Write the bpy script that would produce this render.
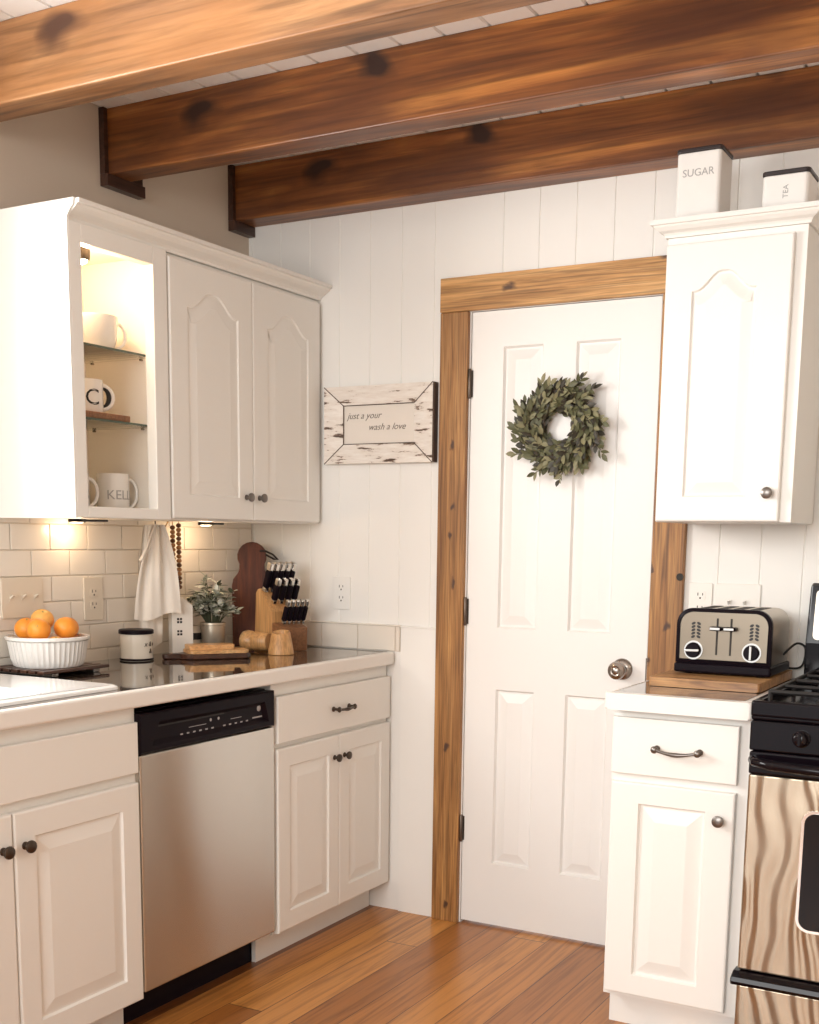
import bpy, bmesh, math, random
from mathutils import Vector, Matrix, Quaternion

scene = bpy.context.scene
for o in list(bpy.data.objects):
    bpy.data.objects.remove(o)
C = scene.collection
PI = math.pi

# ------------------------------------------------------------------ camera
cam_d = bpy.data.cameras.new('camera')
cam = bpy.data.objects.new('camera', cam_d)
C.objects.link(cam)
right = Vector((0.8729699603, 0.4876231651, 0.0121283674))
up = Vector((-0.0877175223, 0.1324803056, 0.9872966145))
fwd = Vector((-0.4798219302, 0.8629441567, -0.1584244230))
m = Matrix.Identity(4)
for i in range(3):
    m[i][0] = right[i]; m[i][1] = up[i]; m[i][2] = -fwd[i]
m.translation = Vector((2.69711, -3.60106, 1.31857))
cam.matrix_world = m
cam_d.sensor_fit = 'VERTICAL'
cam_d.sensor_height = 24.0
cam_d.lens = 24.0 * 1194.828 / 1024.0
cam_d.shift_y = (730.448 - 512.0) / 1024.0
cam_d.clip_start = 0.05
scene.camera = cam

# ------------------------------------------------------------------ world, lights, exposure
w = bpy.data.worlds.new('daylight')
scene.world = w
w.use_nodes = True
bg = w.node_tree.nodes['Background']
bg.inputs['Color'].default_value = (1.0, 0.985, 0.965, 1)
bg.inputs['Strength'].default_value = 0.82

def area(name, loc, target, sx, sy, power, color):
    l = bpy.data.lights.new(name, 'AREA')
    l.shape = 'RECTANGLE'; l.size = sx; l.size_y = sy
    l.energy = power; l.color = color
    o = bpy.data.objects.new(name, l)
    C.objects.link(o)
    o.location = loc
    d = Vector(target) - Vector(loc)
    o.rotation_euler = d.to_track_quat('-Z', 'Y').to_euler()
    return o

area('sink_window_daylight', (-0.35, -2.2, 1.72), (1.0, -1.75, 1.35), 1.15, 1.05, 60, (1.0, 0.99, 0.97))
area('living_room_daylight', (1.6, -6.4, 2.05), (1.5, 0, 1.35), 3.2, 1.7, 112, (1.0, 1.0, 0.985))

vs = scene.view_settings
scene.display_settings.display_device = 'sRGB'
vs.view_transform = 'Standard'
vs.look = 'None'
vs.exposure = 0.49
vs.gamma = 1.0
vs.use_curve_mapping = False
try:
    scene.cycles.max_bounces = 8
    scene.cycles.diffuse_bounces = 5
    scene.cycles.use_denoising = True
    scene.cycles.sample_clamp_indirect = 6.0
except Exception:
    pass

# ------------------------------------------------------------------ materials
def nt(name):
    mt = bpy.data.materials.new(name)
    mt.use_nodes = True
    n = mt.node_tree
    return mt, n, n.nodes['Principled BSDF'], n.nodes.new, n.links.new

def mat(name, col, rough=0.5, metal=0.0, bump=0.0, bscale=60.0, var=0.0, vscale=8.0, coat=0.0, aniso=0.0,
        trans=0.0, ior=1.45, emit=None, estr=0.0, spec=0.5):
    mt, n, b, new, link = nt(name)
    b.inputs['Base Color'].default_value = (*col, 1)
    b.inputs['Roughness'].default_value = rough
    b.inputs['Metallic'].default_value = metal
    b.inputs['Coat Weight'].default_value = coat
    b.inputs['Coat Roughness'].default_value = 0.08
    b.inputs['Anisotropic'].default_value = aniso
    b.inputs['Transmission Weight'].default_value = trans
    b.inputs['IOR'].default_value = ior
    b.inputs['Specular IOR Level'].default_value = spec
    if emit:
        b.inputs['Emission Color'].default_value = (*emit, 1)
        b.inputs['Emission Strength'].default_value = estr
    tc = new('ShaderNodeTexCoord')
    if var:
        nz = new('ShaderNodeTexNoise'); nz.inputs['Scale'].default_value = vscale; nz.inputs['Detail'].default_value = 4
        link(tc.outputs['Object'], nz.inputs['Vector'])
        mx = new('ShaderNodeMix'); mx.data_type = 'RGBA'
        mx.inputs[6].default_value = (*[max(0, c * (1 - var)) for c in col], 1)
        mx.inputs[7].default_value = (*[min(1, c * (1 + var)) for c in col], 1)
        link(nz.outputs['Fac'], mx.inputs[0]); link(mx.outputs[2], b.inputs['Base Color'])
    if bump:
        nb = new('ShaderNodeTexNoise'); nb.inputs['Scale'].default_value = bscale; nb.inputs['Detail'].default_value = 3
        link(tc.outputs['Object'], nb.inputs['Vector'])
        bm_ = new('ShaderNodeBump'); bm_.inputs['Strength'].default_value = bump; bm_.inputs['Distance'].default_value = 0.002
        link(nb.outputs['Fac'], bm_.inputs['Height']); link(bm_.outputs['Normal'], b.inputs['Normal'])
    return mt

def ramp(n, stops):
    r = n.nodes.new('ShaderNodeValToRGB')
    e = r.color_ramp.elements
    while len(e) < len(stops):
        e.new(0.5)
    for k, (p, c) in enumerate(stops):
        e[k].position = p; e[k].color = (*c, 1)
    return r

def wood(name, dark, mid, light, axis=0, stretch=9.0, scale=4.0, rough=0.45, knots=0.0, kscale=1.6, bump=0.3, contrast=1.0,
         blotch=0.0, blotch_col=(0.1, 0.05, 0.03), coat=0.0, kcol=(0.05, 0.02, 0.012), fine=0.25, kdrop=0.35):
    mt, n, b, new, link = nt(name)
    tc = new('ShaderNodeTexCoord')
    mp = new('ShaderNodeMapping')
    s = [scale * stretch * 0.5] * 3; s[axis] = scale * 0.35
    mp.inputs['Scale'].default_value = s
    link(tc.outputs['Object'], mp.inputs['Vector'])
    n1 = new('ShaderNodeTexNoise'); n1.inputs['Scale'].default_value = 1.0; n1.inputs['Detail'].default_value = 7
    n1.inputs['Roughness'].default_value = 0.62; n1.inputs['Distortion'].default_value = 0.9
    link(mp.outputs['Vector'], n1.inputs['Vector'])
    lo = 0.5 - 0.22 / contrast; hi = 0.5 + 0.22 / contrast
    r1 = ramp(n, [(lo, dark), (0.5, mid), (hi, light)])
    link(n1.outputs['Fac'], r1.inputs['Fac'])
    out = r1.outputs['Color']
    mpf = new('ShaderNodeMapping'); sf = [scale * stretch * 2.6] * 3; sf[axis] = scale * 1.1
    mpf.inputs['Scale'].default_value = sf
    link(tc.outputs['Object'], mpf.inputs['Vector'])
    nf = new('ShaderNodeTexNoise'); nf.inputs['Scale'].default_value = 1.0; nf.inputs['Detail'].default_value = 5; nf.inputs['Distortion'].default_value = 0.5
    link(mpf.outputs['Vector'], nf.inputs['Vector'])
    rf = ramp(n, [(0.36, (1 - fine, 1 - fine, 1 - fine)), (0.52, (1, 1, 1)), (0.68, (1 + 0.5 * fine, 1 + 0.5 * fine, 1 + 0.5 * fine))])
    link(nf.outputs['Fac'], rf.inputs['Fac'])
    mf_ = new('ShaderNodeMix'); mf_.data_type = 'RGBA'; mf_.blend_type = 'MULTIPLY'; mf_.inputs[0].default_value = 1.0
    link(out, mf_.inputs[6]); link(rf.outputs['Color'], mf_.inputs[7])
    out = mf_.outputs[2]
    if blotch:
        mp3 = new('ShaderNodeMapping'); s3 = [3.2] * 3; s3[axis] = 1.1
        mp3.inputs['Scale'].default_value = s3
        link(tc.outputs['Object'], mp3.inputs['Vector'])
        n3 = new('ShaderNodeTexNoise'); n3.inputs['Scale'].default_value = 1.6; n3.inputs['Detail'].default_value = 3
        link(mp3.outputs['Vector'], n3.inputs['Vector'])
        r3 = ramp(n, [(0.46, (0, 0, 0)), (0.68, (1, 1, 1))])
        link(n3.outputs['Fac'], r3.inputs['Fac'])
        ml = new('ShaderNodeMath'); ml.operation = 'MULTIPLY'; ml.inputs[1].default_value = blotch
        link(r3.outputs['Color'], ml.inputs[0])
        mx = new('ShaderNodeMix'); mx.data_type = 'RGBA'
        link(ml.outputs[0], mx.inputs[0]); link(out, mx.inputs[6]); mx.inputs[7].default_value = (*blotch_col, 1)
        out = mx.outputs[2]
    if knots:
        mp2 = new('ShaderNodeMapping'); s2 = [kscale * 3.2] * 3; s2[axis] = kscale * 1.7; s2[1] = s2[1] * 0.12 if axis != 1 else s2[1]
        mp2.inputs['Scale'].default_value = s2
        link(tc.outputs['Object'], mp2.inputs['Vector'])
        nd = new('ShaderNodeTexNoise'); nd.inputs['Scale'].default_value = 3.0
        link(mp2.outputs['Vector'], nd.inputs['Vector'])
        ad = new('ShaderNodeVectorMath'); ad.operation = 'MULTIPLY_ADD'
        ad.inputs[1].default_value = (0.42, 0.42, 0.42)
        link(nd.outputs['Color'], ad.inputs[0]); link(mp2.outputs['Vector'], ad.inputs[2])
        v = new('ShaderNodeTexVoronoi'); v.voronoi_dimensions = '2D'; v.inputs['Scale'].default_value = 1.0
        kx = new('ShaderNodeSeparateXYZ'); link(ad.outputs[0], kx.inputs[0])
        kc_ = new('ShaderNodeCombineXYZ'); link(kx.outputs['X'], kc_.inputs['X']); link(kx.outputs['Z'], kc_.inputs['Y'])
        link(kc_.outputs[0], v.inputs['Vector'])
        rk = ramp(n, [(0.055, (1, 1, 1)), (0.095, (0.62, 0.62, 0.62)), (0.15, (0, 0, 0))])
        link(v.outputs['Distance'], rk.inputs['Fac'])
        sk_ = new('ShaderNodeSeparateColor'); link(v.outputs['Color'], sk_.inputs[0])
        gt = new('ShaderNodeMath'); gt.operation = 'GREATER_THAN'; gt.inputs[1].default_value = kdrop
        link(sk_.outputs[0], gt.inputs[0])
        gm = new('ShaderNodeMath'); gm.operation = 'MULTIPLY'; gm.inputs[1].default_value = knots
        link(gt.outputs[0], gm.inputs[0])
        ml2 = new('ShaderNodeMath'); ml2.operation = 'MULTIPLY'
        link(rk.outputs['Color'], ml2.inputs[0]); link(gm.outputs[0], ml2.inputs[1])
        mx2 = new('ShaderNodeMix'); mx2.data_type = 'RGBA'
        link(ml2.outputs[0], mx2.inputs[0]); link(out, mx2.inputs[6]); mx2.inputs[7].default_value = (*kcol, 1)
        out = mx2.outputs[2]
    link(out, b.inputs['Base Color'])
    b.inputs['Roughness'].default_value = rough
    b.inputs['Coat Weight'].default_value = coat
    if bump:
        bp = new('ShaderNodeBump'); bp.inputs['Strength'].default_value = bump; bp.inputs['Distance'].default_value = 0.004
        link(n1.outputs['Fac'], bp.inputs['Height']); link(bp.outputs['Normal'], b.inputs['Normal'])
    return mt

def steel(name, col, rough, grain_axis=2, ripple=0.0, aniso=0.6):
    """brushed stainless; ripple = the wavy dents of a thin sheet-metal door"""
    mt, n, b, new, link = nt(name)
    b.inputs['Base Color'].default_value = (*col, 1)
    b.inputs['Metallic'].default_value = 1.0
    b.inputs['Roughness'].default_value = rough
    tc = new('ShaderNodeTexCoord')
    mp = new('ShaderNodeMapping'); s = [6.0] * 3
    for k in range(3):
        s[k] = 400.0 if k != grain_axis else 6.0
    mp.inputs['Scale'].default_value = s
    link(tc.outputs['Object'], mp.inputs['Vector'])
    nz = new('ShaderNodeTexNoise'); nz.inputs['Scale'].default_value = 1.0; nz.inputs['Detail'].default_value = 2
    link(mp.outputs['Vector'], nz.inputs['Vector'])
    bp = new('ShaderNodeBump'); bp.inputs['Strength'].default_value = 0.05; bp.inputs['Distance'].default_value = 0.001
    link(nz.outputs['Fac'], bp.inputs['Height'])
    last = bp
    if ripple:
        sp = new('ShaderNodeSeparateXYZ'); link(tc.outputs['Object'], sp.inputs[0])
        mp2 = new('ShaderNodeMapping'); mp2.inputs['Scale'].default_value = (5.0, 1.0, 3.2)
        link(tc.outputs['Object'], mp2.inputs['Vector'])
        nw = new('ShaderNodeTexNoise'); nw.inputs['Scale'].default_value = 1.0; nw.inputs['Detail'].default_value = 1.5
        link(mp2.outputs['Vector'], nw.inputs['Vector'])
        ma = new('ShaderNodeMath'); ma.operation = 'MULTIPLY_ADD'; ma.inputs[1].default_value = 0.16
        link(nw.outputs['Fac'], ma.inputs[0]); link(sp.outputs['X'], ma.inputs[2])
        mf = new('ShaderNodeMath'); mf.operation = 'MULTIPLY'; mf.inputs[1].default_value = 2 * PI / 0.042
        link(ma.outputs[0], mf.inputs[0])
        sn = new('ShaderNodeMath'); sn.operation = 'SINE'; link(mf.outputs[0], sn.inputs[0])
        b2 = new('ShaderNodeBump'); b2.inputs['Strength'].default_value = ripple; b2.inputs['Distance'].default_value = 0.0036
        link(sn.outputs[0], b2.inputs['Height']); link(bp.outputs['Normal'], b2.inputs['Normal'])
        last = b2
    if aniso:
        b.inputs['Anisotropic'].default_value = aniso
        tg = new('ShaderNodeTangent'); tg.direction_type = 'RADIAL'; tg.axis = 'Z'
        b.inputs['Anisotropic Rotation'].default_value = 0.25
        link(tg.outputs['Tangent'], b.inputs['Tangent'])
    link(last.outputs['Normal'], b.inputs['Normal'])
    return mt

def floor_mat():
    mt, n, b, new, link = nt('oak_plank_floor')
    tc = new('ShaderNodeTexCoord')
    sp = new('ShaderNodeSeparateXYZ'); link(tc.outputs['Object'], sp.inputs[0])
    def mth(op, a, bb=None):
        q = new('ShaderNodeMath'); q.operation = op
        for k, v in ((0, a), (1, bb)):
            if v is None: continue
            if isinstance(v, (int, float)): q.inputs[k].default_value = v
            else: link(v, q.inputs[k])
        return q.outputs[0]
    W = 0.115; L = 1.35
    u = mth('DIVIDE', mth('ADD', sp.outputs['X'], 0.015), W)
    iu = mth('FLOOR', u); fu = mth('FRACT', u)
    wn = new('ShaderNodeTexWhiteNoise'); wn.noise_dimensions = '1D'; link(iu, wn.inputs['W'])
    v = mth('ADD', mth('DIVIDE', sp.outputs['Y'], L), mth('MULTIPLY', wn.outputs['Value'], 7.3))
    iv = mth('FLOOR', v); fv = mth('FRACT', v)
    cid = new('ShaderNodeCombineXYZ'); link(iu, cid.inputs[0]); link(iv, cid.inputs[1])
    wn2 = new('ShaderNodeTexWhiteNoise'); wn2.noise_dimensions = '3D'; link(cid.outputs[0], wn2.inputs['Vector'])
    base = ramp(n, [(0.0, (0.20, 0.064, 0.015)), (0.35, (0.36, 0.135, 0.031)), (0.7, (0.50, 0.205, 0.050)), (1.0, (0.66, 0.31, 0.085))])
    link(wn2.outputs['Value'], base.inputs['Fac'])
    mp = new('ShaderNodeMapping'); mp.inputs['Scale'].default_value = (48, 1.9, 48)
    ad = new('ShaderNodeVectorMath'); ad.operation = 'ADD'
    sc = new('ShaderNodeVectorMath'); sc.operation = 'SCALE'; sc.inputs['Scale'].default_value = 5.0
    link(wn2.outputs['Color'], sc.inputs[0]); link(tc.outputs['Object'], ad.inputs[0]); link(sc.outputs[0], ad.inputs[1])
    link(ad.outputs[0], mp.inputs['Vector'])
    g = new('ShaderNodeTexNoise'); g.inputs['Scale'].default_value = 1.0; g.inputs['Detail'].default_value = 6; g.inputs['Distortion'].default_value = 1.2
    link(mp.outputs['Vector'], g.inputs['Vector'])
    gr = ramp(n, [(0.30, (0.58, 0.52, 0.46)), (0.52, (1, 1, 1)), (0.75, (1.15, 1.13, 1.08))])
    link(g.outputs['Fac'], gr.inputs['Fac'])
    mul = new('ShaderNodeMix'); mul.data_type = 'RGBA'; mul.blend_type = 'MULTIPLY'; mul.inputs[0].default_value = 1.0
    link(base.outputs['Color'], mul.inputs[6]); link(gr.outputs['Color'], mul.inputs[7])
    # seams between boards
    e1 = mth('LESS_THAN', mth('MINIMUM', fu, mth('SUBTRACT', 1.0, fu)), 0.014)
    e2 = mth('LESS_THAN', mth('MINIMUM', fv, mth('SUBTRACT', 1.0, fv)), 0.0016)
    gap = mth('MAXIMUM', e1, e2)
    mx = new('ShaderNodeMix'); mx.data_type = 'RGBA'
    link(mth('MULTIPLY', gap, 0.8), mx.inputs[0]); link(mul.outputs[2], mx.inputs[6]); mx.inputs[7].default_value = (0.05, 0.018, 0.008, 1)
    link(mx.outputs[2], b.inputs['Base Color'])
    b.inputs['Roughness'].default_value = 0.30
    bp = new('ShaderNodeBump'); bp.inputs['Strength'].default_value = 0.35; bp.inputs['Distance'].default_value = 0.002
    hh = mth('SUBTRACT', mth('MULTIPLY', g.outputs['Fac'], 0.3), gap)
    link(hh, bp.inputs['Height']); link(bp.outputs['Normal'], b.inputs['Normal'])
    return mt

def granite():
    mt, n, b, new, link = nt('dark_polished_counter')
    tc = new('ShaderNodeTexCoord')
    v = new('ShaderNodeTexNoise'); v.inputs['Scale'].default_value = 140; v.inputs['Detail'].default_value = 3
    link(tc.outputs['Object'], v.inputs['Vector'])
    r = ramp(n, [(0.40, (0.012, 0.008, 0.006)), (0.56, (0.045, 0.030, 0.022)), (0.70, (0.15, 0.10, 0.075))])
    link(v.outputs['Fac'], r.inputs['Fac']); link(r.outputs['Color'], b.inputs['Base Color'])
    b.inputs['Roughness'].default_value = 0.07
    b.inputs['Coat Weight'].default_value = 0.6
    return mt

def sign_paint():
    """white paint flaking off dark old wood"""
    mt, n, b, new, link = nt('chipped_white_paint')
    tc = new('ShaderNodeTexCoord')
    mp = new('ShaderNodeMapping'); mp.inputs['Scale'].default_value = (10, 40, 60)
    link(tc.outputs['Object'], mp.inputs['Vector'])
    z = new('ShaderNodeTexNoise'); z.inputs['Scale'].default_value = 1.0; z.inputs['Detail'].default_value = 6; z.inputs['Roughness'].default_value = 0.65
    link(mp.outputs['Vector'], z.inputs['Vector'])
    r = ramp(n, [(0.375, (0.085, 0.05, 0.032)), (0.405, (0.30, 0.21, 0.15)), (0.425, (0.74, 0.67, 0.60)), (0.62, (0.84, 0.79, 0.73))])
    link(z.outputs['Fac'], r.inputs['Fac']); link(r.outputs['Color'], b.inputs['Base Color'])
    b.inputs['Roughness'].default_value = 0.6
    bp = new('ShaderNodeBump'); bp.inputs['Strength'].default_value = 0.3; bp.inputs['Distance'].default_value = 0.002
    link(z.outputs['Fac'], bp.inputs['Height']); link(bp.outputs['Normal'], b.inputs['Normal'])
    return mt

def thin_glass():
    mt, n, b, new, link = nt('shelf_glass')
    tr = new('ShaderNodeBsdfTransparent'); tr.inputs['Color'].default_value = (0.97, 0.985, 0.975, 1)
    gl_ = new('ShaderNodeBsdfGlossy'); gl_.inputs['Roughness'].default_value = 0.02
    fr_ = new('ShaderNodeFresnel'); fr_.inputs['IOR'].default_value = 1.35
    mx = new('ShaderNodeMixShader')
    link(fr_.outputs[0], mx.inputs[0]); link(tr.outputs[0], mx.inputs[1]); link(gl_.outputs[0], mx.inputs[2])
    link(mx.outputs[0], n.nodes['Material Output'].inputs['Surface'])
    return mt

WHITE = (0.81, 0.80, 0.765)
M = dict(
    wall=mat('white_wall_paint', (0.835, 0.82, 0.785), 0.6, bump=0.05),
    plaster=mat('shaded_wall_beige', (0.64, 0.55, 0.455), 0.7, bump=0.08, bscale=40),  # beige carries the shade and warm bounce light on a white wall
    ceiling=mat('white_ceiling_paint', (0.90, 0.89, 0.87), 0.6),
    cab=mat('white_cabinet_enamel', WHITE, 0.34, bump=0.03, bscale=30),
    cab_in=mat('cabinet_interior_white', (0.86, 0.80, 0.72), 0.5),
    door=mat('white_door_paint', (0.82, 0.805, 0.78), 0.36),
    edge=mat('white_counter_nosing', (0.81, 0.79, 0.755), 0.25),
    tile=mat('white_glazed_tile', (0.78, 0.72, 0.64), 0.16, bump=0.06, bscale=25),
    grout=mat('pale_grout', (0.72, 0.645, 0.55), 0.9),
    counter=granite(),
    floor=floor_mat(),
    beam=wood('stained_pine_beam', (0.066, 0.017, 0.004), (0.255, 0.084, 0.018), (0.60, 0.245, 0.058), 0, 11, 2.2, 0.42, knots=0.97, kscale=1.12,
              bump=0.5, contrast=1.1, blotch=0.72, blotch_col=(0.075, 0.022, 0.009), coat=0.08, kcol=(0.028, 0.009, 0.005), fine=0.38),
    beam_lit=wood('window_lit_pine_beam', (0.120, 0.048, 0.016), (0.30, 0.145, 0.062), (0.50, 0.27, 0.120), 0, 9, 2.2, 0.42, knots=0.95, kscale=1.0,
              bump=0.5, contrast=1.25, blotch=0.55, blotch_col=(0.40, 0.165, 0.045), coat=0.08, kcol=(0.060, 0.022, 0.011), fine=0.45),  # paler copy of the beam wood: stronger window light put into the colour
    casing_v=wood('oiled_pine_casing', (0.150, 0.058, 0.014), (0.345, 0.160, 0.045), (0.50, 0.265, 0.088), 2, 20, 4.5, 0.5, knots=0.92, kscale=4.6, bump=0.4, contrast=1.25, fine=0.4, kdrop=0.66,
                  blotch=0.5, blotch_col=(0.20, 0.085, 0.026)),
    casing_h=wood('oiled_pine_header', (0.30, 0.135, 0.036), (0.49, 0.255, 0.085), (0.63, 0.365, 0.145), 0, 16, 4, 0.5, kdrop=0.62, fine=0.4, knots=0.9, kscale=3.6, bump=0.4, contrast=1.2),
    bronze=mat('oil_rubbed_bronze', (0.085, 0.066, 0.053), 0.30, 0.85),
    pewter=mat('dark_pewter', (0.20, 0.18, 0.165), 0.30, 0.9),
    nickel=mat('aged_nickel', (0.32, 0.28, 0.25), 0.24, 1.0),
    hinge=mat('hinge_metal', (0.14, 0.11, 0.09), 0.4, 0.9),
    ss=steel('brushed_stainless', (0.62, 0.585, 0.535), 0.25, 1, aniso=1.0),
    ss_ripple=steel('rippled_stainless', (0.42, 0.345, 0.26), 0.24, 2, ripple=0.33, aniso=0.92),
    ss_plain=steel('satin_steel', (0.50, 0.44, 0.365), 0.34, 0, aniso=0.0),
    ss_face=steel('dim_reflection_steel', (0.215, 0.18, 0.14), 0.34, 0, aniso=0.0),  # darker steel: dim room mirrored in the toaster front, put into the colour
    chrome=mat('polished_steel', (0.80, 0.78, 0.75), 0.12, 1.0),
    blk=mat('gloss_black', (0.005, 0.003, 0.005), 0.12, spec=0.28),
    blk_satin=mat('satin_black', (0.008, 0.005, 0.008), 0.32, spec=0.10),
    iron=mat('black_cast_iron', (0.014, 0.012, 0.012), 0.42, 0.2),
    oven_glass=mat('dark_oven_glass', (0.008, 0.006, 0.007), 0.06, spec=0.3),
    print_=mat('grey_print', (0.42, 0.40, 0.40), 0.5),
    grey_print=mat('faded_grey_print', (0.40, 0.39, 0.38), 0.6),
    ink=mat('black_ink', (0.012, 0.010, 0.010), 0.45),
    brown_ink=mat('brown_ink', (0.10, 0.075, 0.055), 0.6),
    porcelain=mat('white_porcelain', (0.84, 0.82, 0.79), 0.12, coat=0.4),
    sink=mat('white_enamel_sink', (0.86, 0.86, 0.85), 0.10, coat=0.5),
    basin=mat('pale_aqua_enamel', (0.60, 0.74, 0.73), 0.15),
    enamel=mat('cream_enamel', (0.76, 0.71, 0.62), 0.22),
    tin=mat('white_tin', (0.82, 0.80, 0.765), 0.35, var=0.03, vscale=20),
    lid=mat('black_lid', (0.030, 0.022, 0.022), 0.35, var=0.5, vscale=30),
    orange=mat('orange_peel', (0.84, 0.30, 0.035), 0.38, bump=0.4, bscale=160, var=0.10, vscale=10),
    orange_pale=mat('pale_orange_peel', (0.86, 0.46, 0.12), 0.40, bump=0.4, bscale=160, var=0.08, vscale=10),
    navel=mat('orange_stem_end', (0.35, 0.30, 0.10), 0.7),
    plastic_white=mat('white_outlet_plastic', (0.82, 0.79, 0.74), 0.35),
    plastic_cream=mat('almond_outlet_plastic', (0.70, 0.62, 0.51), 0.35),
    slot=mat('outlet_slot', (0.03, 0.025, 0.02), 0.7),
    cloth=mat('white_linen', (0.78, 0.72, 0.645), 0.9, bump=0.3, bscale=220),
    oak=wood('light_beech_wood', (0.42, 0.20, 0.070), (0.55, 0.295, 0.115), (0.66, 0.39, 0.17), 2, 12, 7, 0.42, bump=0.15),
    oak_dark=wood('brown_wood_step_shade', (0.16, 0.065, 0.026), (0.24, 0.105, 0.043), (0.31, 0.15, 0.065), 0, 12, 7, 0.45, bump=0.15),
    maple=wood('maple_board', (0.46, 0.23, 0.085), (0.59, 0.33, 0.14), (0.70, 0.43, 0.20), 1, 12, 5, 0.35, bump=0.1),
    acacia=wood('acacia_board', (0.13, 0.050, 0.018), (0.45, 0.235, 0.095), (0.60, 0.35, 0.15), 0, 12, 5, 0.35, bump=0.1, contrast=1.2),
    walnut=wood('dark_walnut', (0.030, 0.011, 0.007), (0.055, 0.022, 0.013), (0.095, 0.040, 0.022), 1, 10, 6, 0.33, bump=0.1),
    mahogany=wood('red_brown_board', (0.040, 0.010, 0.005), (0.100, 0.024, 0.009), (0.155, 0.042, 0.014), 2, 9, 5, 0.65, bump=0.1),
    bead=mat('wood_bead', (0.36, 0.18, 0.075), 0.45, var=0.3, vscale=30),
    bead_dark=mat('dark_wood_bead', (0.12, 0.05, 0.022), 0.4, var=0.3, vscale=30),
    jute=mat('jute_twine', (0.50, 0.30, 0.13), 0.9, bump=0.4, bscale=300),
    leather=mat('black_leather', (0.02, 0.014, 0.012), 0.6),
    pot=mat('galvanised_pot', (0.50, 0.43, 0.34), 0.38, 0.65, var=0.2, vscale=14),
    soil=mat('potting_soil', (0.04, 0.025, 0.017), 0.95, bump=0.6),
    sage=mat('sage_leaf', (0.36, 0.38, 0.29), 0.55, var=0.25, vscale=40),
    sage_pale=mat('pale_dusty_leaf', (0.72, 0.71, 0.62), 0.55, var=0.2, vscale=40),
    sage_dark=mat('deep_green_leaf', (0.075, 0.085, 0.048), 0.55, var=0.3, vscale=40),
    wl1=mat('olive_leaf', (0.098, 0.098, 0.046), 0.5, var=0.3, vscale=25),
    wl2=mat('light_olive_leaf', (0.225, 0.210, 0.115), 0.5, var=0.25, vscale=25),
    wl3=mat('dark_olive_leaf', (0.036, 0.030, 0.018), 0.5, var=0.3, vscale=25),
    vine=mat('grapevine_twig', (0.060, 0.035, 0.020), 0.8, bump=0.5, bscale=90),
    glass=thin_glass(),
    glass_edge=mat('green_glass_edge', (0.10, 0.13, 0.10), 0.15),
    label=mat('black_jar_label', (0.025, 0.02, 0.02), 0.6),
    wax=mat('cream_wax_jar', (0.70, 0.62, 0.52), 0.3),
    bulb=mat('lit_puck_lens', (1, 0.9, 0.75), 0.4, emit=(1.0, 0.80, 0.55), estr=9.0),
    sign=sign_paint(),
    sign_back=mat('sign_centre_board', (0.76, 0.70, 0.63), 0.7, bump=0.1, var=0.04),
    old_wood=mat('old_dark_wood', (0.075, 0.045, 0.030), 0.7, bump=0.3),
    house=mat('white_painted_block', (0.78, 0.735, 0.67), 0.6, bump=0.1),
    rubber=mat('black_rubber', (0.012, 0.011, 0.011), 0.5),
)

# ------------------------------------------------------------------ mesh helpers (all in world coordinates)
X, Y, Z = Vector((1, 0, 0)), Vector((0, 1, 0)), Vector((0, 0, 1))

def nb():
    return bmesh.new()

def box(bm, x0, x1, y0, y1, z0, z1, bev=0.0, seg=2, mtx=None, mi=0):
    vs_ = [bm.verts.new((x, y, z)) for x in (x0, x1) for y in (y0, y1) for z in (z0, z1)]
    idx = [(0, 1, 3, 2), (4, 6, 7, 5), (0, 4, 5, 1), (2, 3, 7, 6), (0, 2, 6, 4), (1, 5, 7, 3)]
    fs = [bm.faces.new([vs_[i] for i in f]) for f in idx]
    for f in fs: f.material_index = mi
    if mtx is not None:
        for v in vs_: v.co = mtx @ v.co
    if bev:
        es = list({e for f in fs for e in f.edges})
        bmesh.ops.bevel(bm, geom=es, offset=bev, segments=seg, affect='EDGES', profile=0.5)
    return fs

def frame_of(d):
    d = d.normalized()
    a = Z if abs(d.z) < 0.9 else X
    u = d.cross(a).normalized()
    return u, d.cross(u).normalized()

def tube(bm, pts, r, n=10, closed=False, caps=True, mi=0):
    pts = [Vector(p) for p in pts]
    k = len(pts)
    rr = r if isinstance(r, (list, tuple)) else [r] * k
    rings = []; u = None
    for i, p in enumerate(pts):
        if closed: d = pts[(i + 1) % k] - pts[i - 1]
        else: d = pts[min(i + 1, k - 1)] - pts[max(i - 1, 0)]
        d.normalize()
        if u is None: u, v = frame_of(d)
        else:
            u = (u - d * u.dot(d)).normalized()
        v = d.cross(u)
        rings.append([bm.verts.new(p + (u * math.cos(2 * PI * j / n) + v * math.sin(2 * PI * j / n)) * rr[i]) for j in range(n)])
    for i in range(k if closed else k - 1):
        a, b_ = rings[i], rings[(i + 1) % k]
        for j in range(n):
            f = bm.faces.new((a[j], a[(j + 1) % n], b_[(j + 1) % n], b_[j])); f.material_index = mi; f.smooth = True
    if caps and not closed:
        bm.faces.new(rings[0][::-1]).material_index = mi; bm.faces.new(rings[-1]).material_index = mi

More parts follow.
